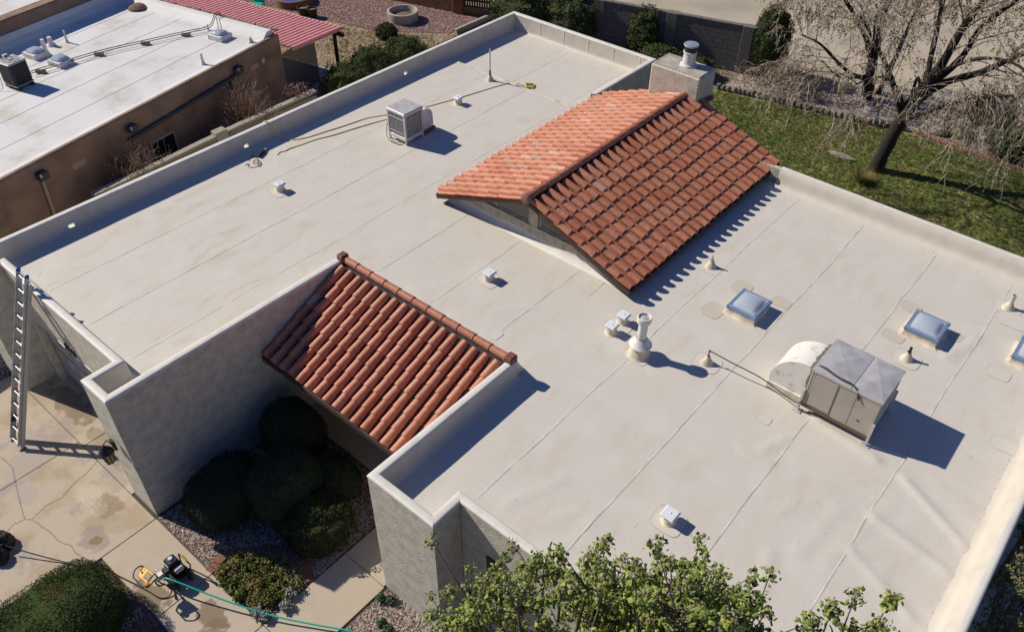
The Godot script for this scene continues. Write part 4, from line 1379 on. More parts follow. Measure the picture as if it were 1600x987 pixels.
	cb(lb, "conduit_cap", "wire", V(0, 0.33, 0), V(0.035, 0.05, 0.035), 0.006)

	# evaporative cooler
	var ev := thing("evaporative_cooler", V(-15.44, 3.0, -13.84), "boxy grey evaporative cooler with louvred pads near the left parapet", "cooler")
	cb(ev, "core", "dark", V(0, 0.50, 0), V(0.60, 0.66, 0.60), 0.01)
	cb(ev, "top_pan", "galv", V(0, 0.895, 0), V(0.72, 0.10, 0.72), 0.02)
	cb(ev, "water_pan", "white", V(0, 0.16, 0), V(0.70, 0.12, 0.70), 0.02)
	for sx in [-1.0, 1.0]:
		for sz in [-1.0, 1.0]:
			cb(ev, "corner_post", "white", V(sx * 0.325, 0.53, sz * 0.325), V(0.06, 0.68, 0.06), 0.01)
			cb(ev, "leg", "white", V(sx * 0.32, 0.05, sz * 0.32), V(0.05, 0.12, 0.05), 0.006)
	for sd in 3:
		var bs := Basis(Vector3.UP, [0.0, PI * 0.5, -PI * 0.5][sd])
		var pad := cb(ev, "pad", "pad", bs * V(0, 0.53, 0.312), V(0.56, 0.62, 0.02), 0.004, bs)
		for k in 11: cb(pad, "louvre", "galv", bs * V(-0.26 + k * 0.052, 0.53, 0.33), V(0.014, 0.60, 0.018), 0.003, bs)
		cb(pad, "pad_rail", "galv", bs * V(0, 0.74, 0.342), V(0.56, 0.015, 0.01), 0.002, bs)
		cb(pad, "pad_rail", "galv", bs * V(0, 0.32, 0.342), V(0.56, 0.015, 0.01), 0.002, bs)
	mb = MB.new()
	var dp := PackedVector2Array([Vector2(-0.36, 0.12), Vector2(-0.36, 0.72)])
	for k in 9:
		var a := PI * 0.5 + PI * 0.5 * k / 8.0
		dp.append(Vector2(-0.52 + 0.0 + 0.30 * cos(a) - 0.0, 0.44 + 0.30 * sin(a)))
	dp.append(Vector2(-0.82, 0.12))
	var bd := Basis(Vector3.UP, -PI * 0.5)
	mb.prism(dp, bd * V(0, 0, -0.24), bd * Vector3.RIGHT, Vector3.UP, bd * V(0, 0, 0.48))
	put(mb, "down_duct", "white", ev)
	cb(ev, "duct_curb", "mortar_red", V(0.0, 0.06, -0.62), V(0.56, 0.11, 0.52), 0.02)
	tb(ev, "water_line", "wire", smooth_path([V(-0.35, 0.55, 0.30), V(-0.40, 0.30, 0.36), V(-0.36, 0.06, 0.40), V(-0.15, 0.02, 0.46), V(0.15, 0.02, 0.44), V(0.2, 0.02, 0.36)], 5), 0.010, 5)
	tb(ev, "drain_pipe", "white", [V(-0.05, 0.10, 0.34), V(-0.08, 0.05, 0.42), V(-0.2, 0.03, 0.46)], 0.018, 6)
	tb(ev, "supply_pipe", "galv", [V(0.3, 0.05, -0.75), V(0.62, 0.04, -0.86)], 0.014, 6)

	# cord over the parapet and across the roof
	var ck := 3.012
	var cd := thing("extension_cord", V(-17.3, 3.0, -12.0), "yellow extension cord draped over the left parapet and run across the roof", "cord")
	var off := V(-17.3, 3.0, -12.0)
	var pts1 := [V(-18.45, 3.40, -11.28), V(-18.38, 3.465, -11.30), V(-18.25, 3.465, -11.33), V(-18.17, 3.32, -11.38), V(-18.05, 3.10, -11.44), V(-17.9, ck, -11.52), V(-17.68, ck, -11.65), V(-17.5, ck, -12.0), V(-17.38, ck, -12.5), V(-17.22, ck, -13.2), V(-17.1, ck, -13.8), V(-16.9, ck, -14.2), V(-16.66, ck, -14.62), V(-16.42, ck, -15.2), V(-16.24, ck, -15.62), V(-15.95, ck, -16.6), V(-15.76, ck, -17.3), V(-15.62, ck, -17.85), V(-15.47, ck, -18.3)]
	var pts2 := [V(-17.36, ck, -10.85), V(-17.42, ck, -11.0), V(-17.36, ck, -11.13), V(-17.38, ck, -11.26), V(-17.30, ck, -11.63), V(-17.22, ck, -12.1), V(-17.06, ck, -12.54), V(-16.9, ck, -13.2), V(-16.7, ck, -13.9), V(-16.55, ck, -14.3), V(-16.35, ck, -14.6)]
	var l1 := []
	for p in smooth_path(pts1, 5): l1.append(p - off)
	var l2 := []
	for p in smooth_path(pts2, 5): l2.append(p - off)
	tb(cd, "cord_run", "cord", l1, 0.015, 6)
	tb(cd, "cord_end", "cord", l2, 0.015, 6)
	var coil := []
	for k in 90:
		var a := k * 0.42
		var rr := 0.17 + 0.035 * sin(k * 1.7)
		coil.append(V(-14.98 + rr * cos(a) * 0.8 + 0.02 * sin(k * 0.9), 2.90 + 0.012 + 0.0004 * k, -18.72 + rr * sin(a) * 0.8))
	for k in 10: coil.append(V(-15.12 - k * 0.035, 2.935 + 0.008 * k, -18.62 + k * 0.03 + 0.03 * sin(k * 1.3)))
	var cr := thing("cord_coil", V(-14.98, 2.9, -18.72), "small coil of bright yellow rope by the step in the roof", "rope")
	var lc := []
	for p in coil: lc.append(p - cr.position)
	tb(cr, "rope", "rope", lc, 0.014, 6)
	# hot-air welder lying in the parapet's shadow
	var gw := thing("heat_gun", V(-17.68, 3.0, -10.58), "dark hand tool with tangled cable lying by the left parapet scupper", "tool", -1.1)
	cb(gw, "body", "dark", V(0, 0.05, 0), V(0.34, 0.09, 0.09), 0.03)
	cb(gw, "nozzle", "galv", V(-0.24, 0.05, 0), V(0.16, 0.04, 0.04), 0.01)
	cb(gw, "handle", "dark", V(0.12, 0.035, 0.12), V(0.06, 0.06, 0.20), 0.02)
	var tang := []
	for k in 34:
		var a := k * 0.5
		tang.append(V(0.25 + 0.13 * cos(a) + 0.008 * k, 0.014 + 0.001 * (k % 7), 0.16 + 0.10 * sin(a * 0.93) - 0.012 * k))
	tb(gw, "cable", "wire", tang, 0.007, 5)
	tb(gw, "lead", "wire", smooth_path([tang[33], V(0.62, 0.012, -0.12), V(0.66, 0.012, 0.05), V(0.52, 0.012, 0.12), V(0.60, 0.012, 0.18)], 5), 0.007, 5)

# ------------------------------------------------------------------ the house next door
func build_neighbor() -> void:
	var N := thing("neighbor_house", V(-24.29, 0, -16.21), "brown stucco house next door with a white flat roof", "house", 0.2055)
	# local frame: x = 0 is the wall facing us, z = 0 the back wall, z grows towards the street
	cb(N, "wall", "n_wall", V(-0.09, 1.3, 8.5), V(0.18, 2.96, 17.0), 0.04)
	cb(N, "wall", "n_wall", V(-4.5, 1.3, 0.09), V(8.64, 2.96, 0.18), 0.03)
	cb(N, "wall", "n_wall", V(-7.6, 1.78, 9.0), V(0.5, 3.5, 17.0), 0.04)
	# membranes
	var mb := MB.new()
	var nz := fnl(0.4, 401, 3)
	var nx := 24
	var nn := 56
	for j in nn:
		for i in nx:
			var q := []
			for e in [[0, 0], [0, 1], [1, 1], [1, 0]]:
				var x: float = -7.3 + (i + e[0]) * 7.2 / nx
				var z: float = 0.2 + (j + e[1]) * 16.7 / nn
				var edge := clampf((x + 0.45) / 0.4, 0, 1)
				q.append(V(x, 2.72 + 0.01 * nz.get_noise_2d(x, z) + 0.062 * edge, z))
			mb.quad(q[0], q[1], q[2], q[3])
	var nr := put(mb, "roof_membrane", "n_roof", N)
	for s in [-1.5, -2.8, -4.05, -5.3, -6.2]:
		var wob := fnl(0.5, int(s * 10), 2)
		var path := []
		for k in 40: path.append(V(s + 0.03 * wob.get_noise_1d(k), 2.727 + 0.01 * nz.get_noise_2d(s, 0.4 + k * 0.42), 0.4 + k * 0.42))
		tb(nr, "seam", "n_seam", path, 0.005, 4)
	# raised roof beyond with its flashing in shade
	cb(N, "upper_roof", "n_roof", V(-11.2, 3.50, 8.6), V(6.9, 0.08, 17.6), 0.02)
	mb = MB.new()
	mb.prism(PackedVector2Array([Vector2(-6.86, 2.70), Vector2(-7.02, 2.76), Vector2(-7.20, 2.92), Vector2(-7.28, 3.10), Vector2(-7.36, 3.10), Vector2(-7.36, 2.70)]), V(0, 0, 0.2), Vector3.RIGHT, Vector3.UP, V(0, 0, 16.6))
	put(mb, "flashing", "n_roof", N)
	# back parapet with sagging white coping
	mb = MB.new()
	mb.prism(PackedVector2Array([Vector2(0.0, 2.70), Vector2(0.62, 2.715), Vector2(0.45, 2.76), Vector2(0.34, 2.86), Vector2(0.26, 2.93), Vector2(0.17, 2.945), Vector2(0.0, 2.93)]), V(-7.3, 0, 0.12), Vector3.BACK, Vector3.UP, V(7.1, 0, 0))
	put(mb, "back_curb", "n_roof", N)
	mb = MB.new()
	for k in 30: mb.cbox(V(-7.1 + k * 0.24, 2.90 + rng.randf_range(-0.03, 0.03), 0.03 + rng.randf_range(-0.015, 0.015)), V(0.27, 0.10, 0.09), 0.03, Basis(Vector3.BACK, rng.randf_range(-0.1, 0.1)))
	put(mb, "parapet_edge", "n_wall", N)
	# scupper boxes, drain pipes, patches and a window on the near wall
	for p in [[2.40, 2.28], [2.38, 6.83], [2.42, 9.93]]:
		var sb := cb(N, "scupper_box", "n_pipe", V(0.13, p[0], p[1]), V(0.22, 0.22, 0.30), 0.02)
		cb(sb, "scupper_lid", "white", V(0.13, p[0] + 0.06, p[1] + 0.10), V(0.23, 0.10, 0.06), 0.01)
	tb(N, "drain_pipe", "n_pipe", [V(0.10, 2.24, 2.2), V(0.10, 2.06, 7.0)], 0.055, 8)
	tb(N, "downspout", "n_pipe", [V(0.08, 2.2, 2.72), V(0.08, 0.0, 2.78)], 0.05, 6)
	tb(N, "downspout", "n_patch", [V(0.08, 2.3, 9.95), V(0.08, 0.0, 10.1)], 0.05, 6)
	cb(N, "wall_patch", "n_patch", V(0.003, 2.13, 1.43), V(0.012, 0.17, 0.36), 0.004)
	cb(N, "wall_patch", "white", V(0.004, 2.17, 0.98), V(0.014, 0.16, 0.13), 0.004)
	cb(N, "wall_patch", "n_patch", V(0.003, 2.08, 5.26), V(0.012, 0.17, 0.40), 0.004)
	cb(N, "wall_patch", "n_patch", V(0.003, 2.11, 8.73), V(0.012, 0.18, 0.44), 0.004)
	var wf := cb(N, "window", "n_patch", V(0.01, 1.1, 5.85), V(0.06, 1.0, 1.0), 0.01)
	cb(wf, "pane", "glass_dark", V(0.035, 1.08, 5.85), V(0.02, 0.9, 0.86), 0.004)
	cb(wf, "mullion", "n_patch", V(0.045, 1.08, 5.85), V(0.02, 0.9, 0.03), 0.004)
	# dome skylights and pipes
	for p in [[-5.8, 5.32], [-4.6, 5.32], [-1.6, 1.2]]:
		var sk := cb(N, "skylight", "white", V(p[0], 2.80, p[1]), V(0.62, 0.20, 0.56), 0.02)
		mb = MB.new()
		var prev := []
		for k in 5:
			var t := k / 4.0
			var hx := 0.26 * cos(t * PI * 0.5) + 0.001
			var yy := 2.90 + 0.12 * sin(t * PI * 0.5)
			var ring := []
			for a in 16:
				var an := TAU * a / 16
				ring.append(V(p[0] + signf(cos(an)) * pow(absf(cos(an)), 0.5) * hx, yy, p[1] + signf(sin(an)) * pow(absf(sin(an)), 0.5) * hx * 0.9))
			if k > 0:
				for a in 16: mb.oquad(prev[a], prev[(a + 1) % 16], ring[(a + 1) % 16], ring[a], V(p[0], 2.7, p[1]))
			prev = ring
		put(mb, "skylight_dome", "dome", sk)
	for p in [[-6.08, 4.52, 0.30, 0.07], [-5.84, 4.08, 0.42, 0.03], [-5.55, 5.11, 0.55, 0.06], [-0.6, 3.05, 0.38, 0.04], [-0.43, 0.96, 0.20, 0.05], [-2.45, 0.9, 0.22, 0.02]]:
		mb = MB.new()
		mb.lathe([Vector2(p[3] * 2.2, 0.0), Vector2(p[3] * 1.2, 0.12), Vector2(p[3], p[2]), Vector2(0, p[2])], V(p[0], 2.72, p[1]), 10)
		put(mb, "vent_pipe", "white", N)
	# patio cover
	var pc := thing("patio_cover", V(-24.29, 0, -16.21), "red ribbed metal patio cover behind the neighbor house", "patio cover", 0.2055)
	mb = MB.new()
	var a0 := V(-8.5, 2.36, -0.05)
	for k in 45:
		var x := -8.5 + k * 0.2
		for w in [[0.0, 0.02, 0.012, 0.05], [0.02, 0.12, 0.05, 0.05], [0.12, 0.14, 0.05, 0.012], [0.14, 0.2, 0.012, 0.012]]:
			mb.quad(V(x + w[0], 2.33 + w[2] - 0.012, 0.0), V(x + w[0], 2.10 + w[2] - 0.012, -2.85), V(x + w[1], 2.10 + w[3] - 0.012, -2.85), V(x + w[1], 2.33 + w[3] - 0.012, 0.0))
	put(mb, "roof_panel", "red_metal", pc)
	cb(pc, "gutter", "red_metal", V(-4.0, 2.08, -2.87), V(9.04, 0.10, 0.06), 0.02)
	cb(pc, "rake_trim", "red_metal", V(0.51, 2.20, -1.42), V(0.05, 0.12, 2.86), 0.02, Basis(Vector3.RIGHT, -0.081))
	cb(pc, "beam", "wood_dark", V(-4.0, 1.97, -2.55), V(9.5, 0.16, 0.09), 0.01)
	for x in [0.25, -2.9, -6.0]: cb(pc, "post", "wood_dark", V(x, 0.98, -2.6), V(0.11, 1.95, 0.11), 0.01)
	mb = MB.new()
	mb.box(V(-0.35, 0.95, -1.15), V(0.006, 1.9, 2.2), Basis(Vector3.UP, 0.1))
	put(mb, "shade_screen", "screen", pc)
	var ps := cb(pc, "patio_slab", "concrete", V(-4.0, -0.02, -1.5), V(9.2, 0.10, 3.1), 0.01)
	cb(ps, "slab_edge", "white", V(-4.0, 0.0, -3.12), V(9.2, 0.08, 0.12), 0.01)

	# condenser on the white roof
	var cu := thing("condenser_unit", N.transform * V(-4.42, 2.73, 7.0), "dark square condenser unit with round fan top on the white roof", "condenser", 0.2055)
	cb(cu, "body", "dark", V(0, 0.46, 0), V(0.62, 0.66, 0.62), 0.05)
	mb = MB.new()
	for sd in 4:
		var bs := Basis(Vector3.UP, sd * PI * 0.5)
		for k in 24: mb.cbox(bs * V(0, 0.16 + k * 0.025, 0.313), V(0.52, 0.007, 0.012), 0.002, bs)
	put(mb, "coil_guard", "n_pipe", cu)
	cb(cu, "top_shroud", "galv", V(0, 0.80, 0), V(0.64, 0.06, 0.64), 0.028)
	mb = MB.new()
	mb.lathe([Vector2(0.25, 0.835), Vector2(0.24, 0.80), Vector2(0.0, 0.78)], Vector3.ZERO, 20)
	put(mb, "fan_well", "black", cu)
	mb = MB.new()
	for k in 6: mb.lathe([Vector2(0.05 + k * 0.04, 0.838), Vector2(0.056 + k * 0.04, 0.842)], Vector3.ZERO, 24)
	for k in 8: mb.box(V(0.125 * cos(k * PI / 4), 0.842, 0.125 * sin(k * PI / 4)), V(0.25, 0.005, 0.006), Basis(Vector3.UP, -k * PI / 4))
	put(mb, "fan_guard", "n_pipe", cu)
	mb = MB.new()
	mb.lathe([Vector2(0.05, 0.84), Vector2(0.045, 0.855), Vector2(0.0, 0.858)], Vector3.ZERO, 12)
	put(mb, "fan_hub", "galv", cu)
	cb(cu, "base_pan", "galv", V(0, 0.115, 0), V(0.64, 0.03, 0.64), 0.01)
	for s in [-0.22, 0.22]: cb(cu, "skid", "wood_dark", V(0, 0.05, s), V(0.7, 0.10, 0.09), 0.01)
	cb(cu, "disconnect_box", "galv", V(-0.36, 0.78, -0.1), V(0.12, 0.20, 0.16), 0.01)
	tb(cu, "line_set", "white", smooth_path([V(-0.3, 0.5, 0.34), V(-0.2, 0.25, 0.42), V(-0.12, 0.06, 0.52), V(-0.3, 0.02, 0.62), V(-0.6, 0.02, 0.55)], 5), 0.012, 5)
	# conduits on wood blocks
	for w in [[0.0, "upper dark conduit line crossing the white roof", 0.0], [0.16, "lower dark conduit line crossing the white roof", 0.12]]:
		var cp := []
		for p in [V(-4.75, 2.84, 6.34), V(-4.18, 2.83, 4.24), V(-3.51, 2.83, 2.83), V(-2.83, 2.84, 1.55), V(-2.45, 2.86, 0.85), V(-2.62, 3.02, 0.35), V(-2.70, 3.02, 0.02), V(-2.70, 2.6, -0.06)]:
			cp.append(N.transform * (p + V(w[0] * 0.9, 0, w[0] * 0.6)))
		var cm := MB.new()
		cm.tube(PackedVector3Array(smooth_path(cp, 4)), 0.014, 6)
		tag(put(cm, "conduit_line", "wire"), w[1], "conduit", "conduit lines on the white roof")
	var spots := [["wood block under the conduits nearest the condenser", -4.66, 6.05], ["wood block under the conduits, second from the condenser", -4.12, 4.22], ["wood block under the conduits, third from the condenser", -3.46, 2.83], ["wood block under the conduits nearest the far skylight", -2.80, 1.62]]
	for s in spots:
		var bm := MB.new()
		bm.cbox(Vector3.ZERO, V(0.30, 0.09, 0.12), 0.01)
		var o := put(bm, "wood_block", "wood")
		o.position = N.transform * V(s[1] + 0.06, 2.775, s[2] + 0.05)
		o.rotation.y = 0.2055 + 0.5
		tag(o, s[0], "block", "wood blocks carrying the conduits")
	var wl := MB.new()
	wl.lathe([Vector2(0.36, 0.0), Vector2(0.33, 0.06), Vector2(0.20, 0.14), Vector2(0.0, 0.17)], Vector3.ZERO, 14)
	var wo := put(wl, "turbine_vent", "rust")
	wo.position = N.transform * V(-6.1, 2.73, 0.72)
	tag(wo, "low round brown vent in the far corner of the white roof", "vent")

# ------------------------------------------------------------------ walls between the yards
func block_course(parent: Node3D, a: Vector3, b: Vector3, rows: int, h: float, m, capm) -> void:
	var d := b - a
	var n := maxi(int(round(d.length() / 0.405)), 1)
	var ux := d.normalized()
	var bs := Basis(Vector3.UP, atan2(-ux.z, ux.x))
	var w := d.length() / n
	var mb := MB.new()
	mb.cbox(Vector3.ZERO, V(w - 0.008, h - 0.008, 0.195), 0.006)
	var am := mb.mesh(M[m])
	mb = MB.new()
	mb.cbox(Vector3.ZERO, V(w - 0.006, 0.07, 0.215), 0.008)
	var cm := mb.mesh(M[capm])
	for r in rows:
		var sh := 0.5 * w if r % 2 else 0.0
		for k in n:
			var t := k * w + w * 0.5 + sh
			if t > d.length(): continue
			inst(am, "block", parent, Transform3D(bs, a + ux * t + V(0, r * h + h * 0.5, 0)))
	for k in n:
		inst(cm, "cap_block", parent, Transform3D(bs * Basis(Vector3.UP, rng.randf_range(-0.02, 0.02)), a + ux * (k * w + w * 0.5) + V(0, rows * h + 0.035 + rng.randf_range(-0.004, 0.004), 0)))
func build_walls() -> void:
	var w1 := thing("block_wall", V(-21.6, 0, -12), "tan concrete block wall between the two houses", "wall")
	# only the upper courses can be seen over the house; a footing wall carries them
	cb(w1, "wall_core", "block", V(-0.02, 0.5, 0.5), V(0.17, 1.06, 7.8), 0.01)
	cb(w1, "wall_core", "block", V(-0.02, 1.35, 0.5), V(0.17, 0.66, 7.8), 0.01)
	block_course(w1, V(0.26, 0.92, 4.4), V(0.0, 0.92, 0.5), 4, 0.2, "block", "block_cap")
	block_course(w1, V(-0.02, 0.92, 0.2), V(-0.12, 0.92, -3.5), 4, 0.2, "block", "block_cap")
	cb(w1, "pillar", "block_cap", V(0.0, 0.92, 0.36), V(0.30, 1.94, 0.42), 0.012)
	cb(w1, "end_pillar", "block", V(0.28, 0.9, 4.5), V(0.30, 1.84, 0.4), 0.012)
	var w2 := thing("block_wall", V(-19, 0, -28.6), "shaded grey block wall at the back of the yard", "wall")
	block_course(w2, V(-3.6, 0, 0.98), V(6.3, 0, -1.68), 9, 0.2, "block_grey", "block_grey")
	for k in 4: cb(w2, "pilaster", "block_grey", V(-3.2 + k * 3.0, 0.92, 0.88 - k * 0.806 - 0.02), V(0.42, 1.9, 0.34), 0.01, Basis(Vector3.UP, 0.262))
	var w3 := thing("stucco_wall", V(-26, 0, -26.9), "brown stucco wall behind the pink gravel yard", "wall")
	cb(w3, "wall", "brown_wall", V(-1.9, 0.85, 0.42), V(4.3, 1.9, 0.2), 0.02, Basis(Vector3.UP, 0.27))
	cb(w3, "pillar", "brown_wall", V(0.12, 0.95, -0.1), V(0.5, 2.1, 0.36), 0.03, Basis(Vector3.UP, 0.3))
	cb(w3, "low_wall", "brown_wall", V(0.95, 0.10, -0.50), V(1.5, 0.5, 0.2), 0.02, Basis(Vector3.UP, 0.45))
	var gt := thing("wooden_gate", V(-25.05, 0, -27.42), "dark weathered picket gate beside the brown wall", "gate", 0.45)
	for k in 12: cb(gt, "picket", "wood_dark", V(-0.62 + k * 0.115, 1.1, 0.05), V(0.09, 1.75 + rng.randf_range(-0.03, 0.03), 0.022), 0.003)
	for y in [0.6, 1.6]: cb(gt, "rail", "wood_dark", V(0, y, 0.0), V(1.4, 0.09, 0.04), 0.004)
	var lt := thing("landscape_timber", V(-24.4, 0, -26.5), "weathered timber board along the edge of the pink gravel yard", "timber")
	cb(lt, "timber", "block_cap", V(0, 0.06, 0), V(0.16, 0.24, 2.6), 0.01)
	# log edging of the lawn
	var le := thing("log_edging", V(0, 0, 0), "row of short upright grey posts edging the back lawn", "edging")
	var mb := MB.new()
	mb.lathe([Vector2(0.085, -0.1), Vector2(0.085, 0.20), Vector2(0.07, 0.235), Vector2(0.0, 0.24)], Vector3.ZERO, 8)
	var lm := mb.mesh(M.log)
	var path := smooth_path([V(-13.1, 0, -28.16), V(-11.34, 0, -28.58), V(-10.15, 0, -28.79), V(-7.74, 0, -29.31), V(-6.4, 0, -29.75)], 24)
	var last := V(99, 0, 0)
	for p in path:
		if p.distance_to(last) > 0.165:
			inst(lm, "edging_post", le, Transform3D(Basis(Vector3.UP, rng.randf() * 6.0).scaled(V(1, rng.randf_range(0.8, 1.15), 1)), p + V(0, -0.03, 0)))
			last = p
	var b3 := thing("brick_edging", V(0, 0, 0), "line of red bricks edging the lawn beneath the bare tree", "edging")
	bricks_along(b3, [V(-5.9, 0.0, -29.86), V(-4.33, 0.0, -29.7), V(-2.6, 0.0, -29.72), V(-1.0, 0, -29.7)])
	for s in [["large flat tan boulder behind the brick lawn edging", -5.5, -30.5, 0.5, 0.42, 0.38], ["grey boulder right of the large flat tan boulder", -4.75, -30.75, 0.36, 0.36, 0.34], ["upper boulder stacked behind the large flat one", -5.7, -31.3, 0.52, 0.5, 0.34], ["low boulder farthest right under the bare tree", -4.0, -31.2, 0.42, 0.34, 0.36]]:
		boulder(V(s[1], 0.05, s[2]), V(s[3], s[4], s[5]), s[0], int(s[1] * 100))
	boulder(V(-7.31, 0.0, -26.45), V(0.5, 0.10, 0.14), "thin pale rock lying on the lawn left of the bare tree", 91)
	boulder(V(-9.72, 0.0, -5.2), V(0.09, 0.07, 0.07), "single pale cobble among the courtyard shrubs", 17)
	boulder(V(-6.3, 0.0, -4.1), V(0.11, 0.06, 0.09), "tan cobble on the gravel at the foot of the pier", 18)
func boulder(o: Vector3, s: Vector3, label: String, sd: int) -> void:
	var nz := fnl(0.8, sd, 3)
	var mb := MB.new()
	var R := 9
	var S := 14
	var f := func(i: int, j: int) -> Vector3:
		var a := PI * i / R
		var b := TAU * j / S
		var d := V(sin(a) * cos(b), cos(a), sin(a) * sin(b))
		return V(d.x * s.x, d.y * s.y, d.z * s.z) * (1.0 + 0.35 * nz.get_noise_3dv(d * 1.6))
	for i in R:
		for j in S:
			mb.oquad(f.call(i, j), f.call(i, (j + 1) % S), f.call(i + 1, (j + 1) % S), f.call(i + 1, j), Vector3.ZERO)
	var m := put(mb, "boulder", "rock")
	m.position = o
	tag(m, label, "rock", "rocks in the yards")

# ------------------------------------------------------------------ things in the yards
func build_yard_things() -> void:
	# ladder against the garage parapet
	var ld := thing("ladder", V(-16.05, 0, -2.0), "tall aluminium extension ladder with blue tips leaning on the garage parapet", "ladder")
	var dir := V(-0.15, 3.8, -1.70).normalized()
	var nrm := V(0, 1.70, 3.8).normalized()
	var bs := Basis(dir.cross(nrm).normalized(), dir, nrm)
	for sec in 2:
		var hw := 0.215 if sec == 0 else 0.185
		var lift := 0.0 if sec == 0 else 0.055
		var l0 := 0.0 if sec == 0 else 0.10
		var l1 := 4.02 if sec == 0 else 4.16
		for s in [-1.0, 1.0]:
			var rl := cb(ld, "rail", "alu", dir * ((l0 + l1) * 0.5) + V(s * hw, 0, 0) + nrm * lift, V(0.03, l1 - l0, 0.085), 0.005, bs)
			if sec == 1: cb(rl, "rail_tip", "blue_cap", dir * (l1 + 0.03) + V(s * hw, 0, 0) + nrm * lift, V(0.05, 0.09, 0.09), 0.015, bs)
			else: cb(rl, "foot", "dark", dir * 0.0 + V(s * hw, 0.0, 0), V(0.06, 0.05, 0.12), 0.01)
		for k in 14:
			var p := dir * (0.10 + 0.305 * k + 0.02 * sec) + nrm * lift
			tb(ld, "rung", "alu", [p - V(hw, 0, 0), p + V(hw, 0, 0)], 0.019, 8)
	for k in 13:
		for s in [-1.0, 1.0]: cb(ld, "rivet", "dark", dir * (0.12 + 0.305 * k) + V(s * 0.198, 0, 0) + nrm * 0.095, V(0.02, 0.03, 0.012), 0.003, bs)
	for s in [-1.0, 1.0]: cb(ld, "rung_lock", "dark", dir * 0.62 + V(s * 0.15, 0, 0) + nrm * 0.05, V(0.05, 0.16, 0.10), 0.015, bs)

	# pressure washer
	var pw := thing("pressure_washer", V(-10.47, 0, -2.38), "petrol pressure washer with black frame and yellow console on the walkway", "pressure washer")
	var mb := MB.new()
	for s in [-1.0, 1.0]:
		var sx: float = s * 0.17
		mb.tube(PackedVector3Array(smooth_path([V(sx * 0.9, 0.10, -0.30), V(sx, 0.12, 0.0), V(sx, 0.14, 0.12), V(sx, 0.30, 0.22), V(sx * 1.05, 0.56, 0.30), V(sx * 1.35, 0.66, 0.34), V(sx * 1.45, 0.66, 0.46), V(sx * 0.9, 0.64, 0.56)], 5)), 0.014, 7)
	mb.tube(PackedVector3Array([V(-0.153, 0.64, 0.56), V(0.153, 0.64, 0.56)]), 0.014, 7)
	mb.tube(PackedVector3Array([V(-0.17, 0.12, 0.0), V(0.17, 0.12, 0.0)]), 0.014, 7)
	mb.tube(PackedVector3Array(smooth_path([V(0.14, 0.12, -0.30), V(0.20, 0.30, -0.34), V(0.20, 0.44, -0.32), V(0.06, 0.50, -0.30), V(-0.08, 0.46, -0.30), V(-0.13, 0.12, -0.30)], 5)), 0.014, 7)
	put(mb, "frame", "black", pw)
	cb(pw, "front_grip", "yellow", V(0.12, 0.495, -0.312), V(0.16, 0.045, 0.045), 0.015, Basis(Vector3.BACK, -0.3))
	cb(pw, "base_plate", "dark", V(0, 0.15, -0.10), V(0.34, 0.03, 0.40), 0.008)
	cb(pw, "engine", "black", V(-0.03, 0.29, -0.12), V(0.26, 0.24, 0.26), 0.03)
	var et := cb(pw, "fuel_tank", "dark", V(-0.05, 0.46, -0.12), V(0.24, 0.10, 0.22), 0.035)
	cb(et, "tank_label", "white", V(-0.05, 0.45, -0.005), V(0.20, 0.05, 0.012), 0.004)
	mb = MB.new()
	mb.lathe([Vector2(0.055, 0.0), Vector2(0.052, 0.025), Vector2(0.04, 0.035), Vector2(0.0, 0.036)], V(-0.06, 0.508, -0.13), 14)
	put(mb, "fuel_cap", "steel_blue", et)
	cb(pw, "muffler", "galv", V(0.14, 0.36, -0.14), V(0.10, 0.12, 0.18), 0.02)
	cb(pw, "air_filter", "dark", V(0.03, 0.40, 0.05), V(0.16, 0.12, 0.12), 0.02)
	var pu := cb(pw, "pump", "galv", V(-0.12, 0.20, 0.14), V(0.14, 0.12, 0.16), 0.02)
	tb(pu, "pump_outlet", "alu", [V(-0.2, 0.22, 0.12), V(-0.30, 0.22, 0.14)], 0.025, 8)
	tb(pu, "bypass_hose", "rubber", smooth_path([V(-0.10, 0.24, 0.20), V(0.02, 0.34, 0.30), V(0.10, 0.24, 0.28), V(0.06, 0.16, 0.18)], 5), 0.014, 6)
	for z in [-0.24, 0.06]:
		mb = MB.new()
		mb.lathe([Vector2(0.09, -0.03), Vector2(0.13, -0.035), Vector2(0.145, -0.02), Vector2(0.145, 0.02), Vector2(0.13, 0.035), Vector2(0.09, 0.03)], V(0.22, 0.145, z), 20, Basis(Vector3.RIGHT, PI / 2))
		var wh := put(mb, "wheel", "rubber", pw)
		mb = MB.new()
		mb.lathe([Vector2(0.0, -0.012), Vector2(0.095, -0.02), Vector2(0.095, 0.02), Vector2(0.03, 0.03), Vector2(0.0, 0.03)], V(0.22, 0.145, z), 14, Basis(Vector3.RIGHT, PI / 2))
		put(mb, "wheel_hub", "dark", wh)
	var cb_ := Basis(Vector3.RIGHT, 0.35) * Basis(Vector3.UP, 0.12)
	var cs := cb(pw, "console", "yellow", V(-0.02, 0.62, 0.38), V(0.30, 0.03, 0.20), 0.012, cb_)
	cb(cs, "console_print", "black", V(0.04, 0.638, 0.375), V(0.15, 0.006, 0.13), 0.002, cb_)
	for k in 3: cb(cs, "console_mark", "yellow", V(0.0 + k * 0.04, 0.6405, 0.375), V(0.016, 0.007, 0.09), 0.002, cb_)
	for k in 2: cb(cs, "console_knob", "mortar_red", V(-0.12, 0.642, 0.34 + k * 0.06), V(0.03, 0.02, 0.03), 0.006, cb_)
	cb(pw, "detergent_bottle", "orange", V(0.13, 0.56, 0.47), V(0.11, 0.10, 0.08), 0.02)
	cb(pw, "gun_holder", "yellow", V(-0.19, 0.63, 0.37), V(0.06, 0.05, 0.06), 0.015)

	var th := MB.new()
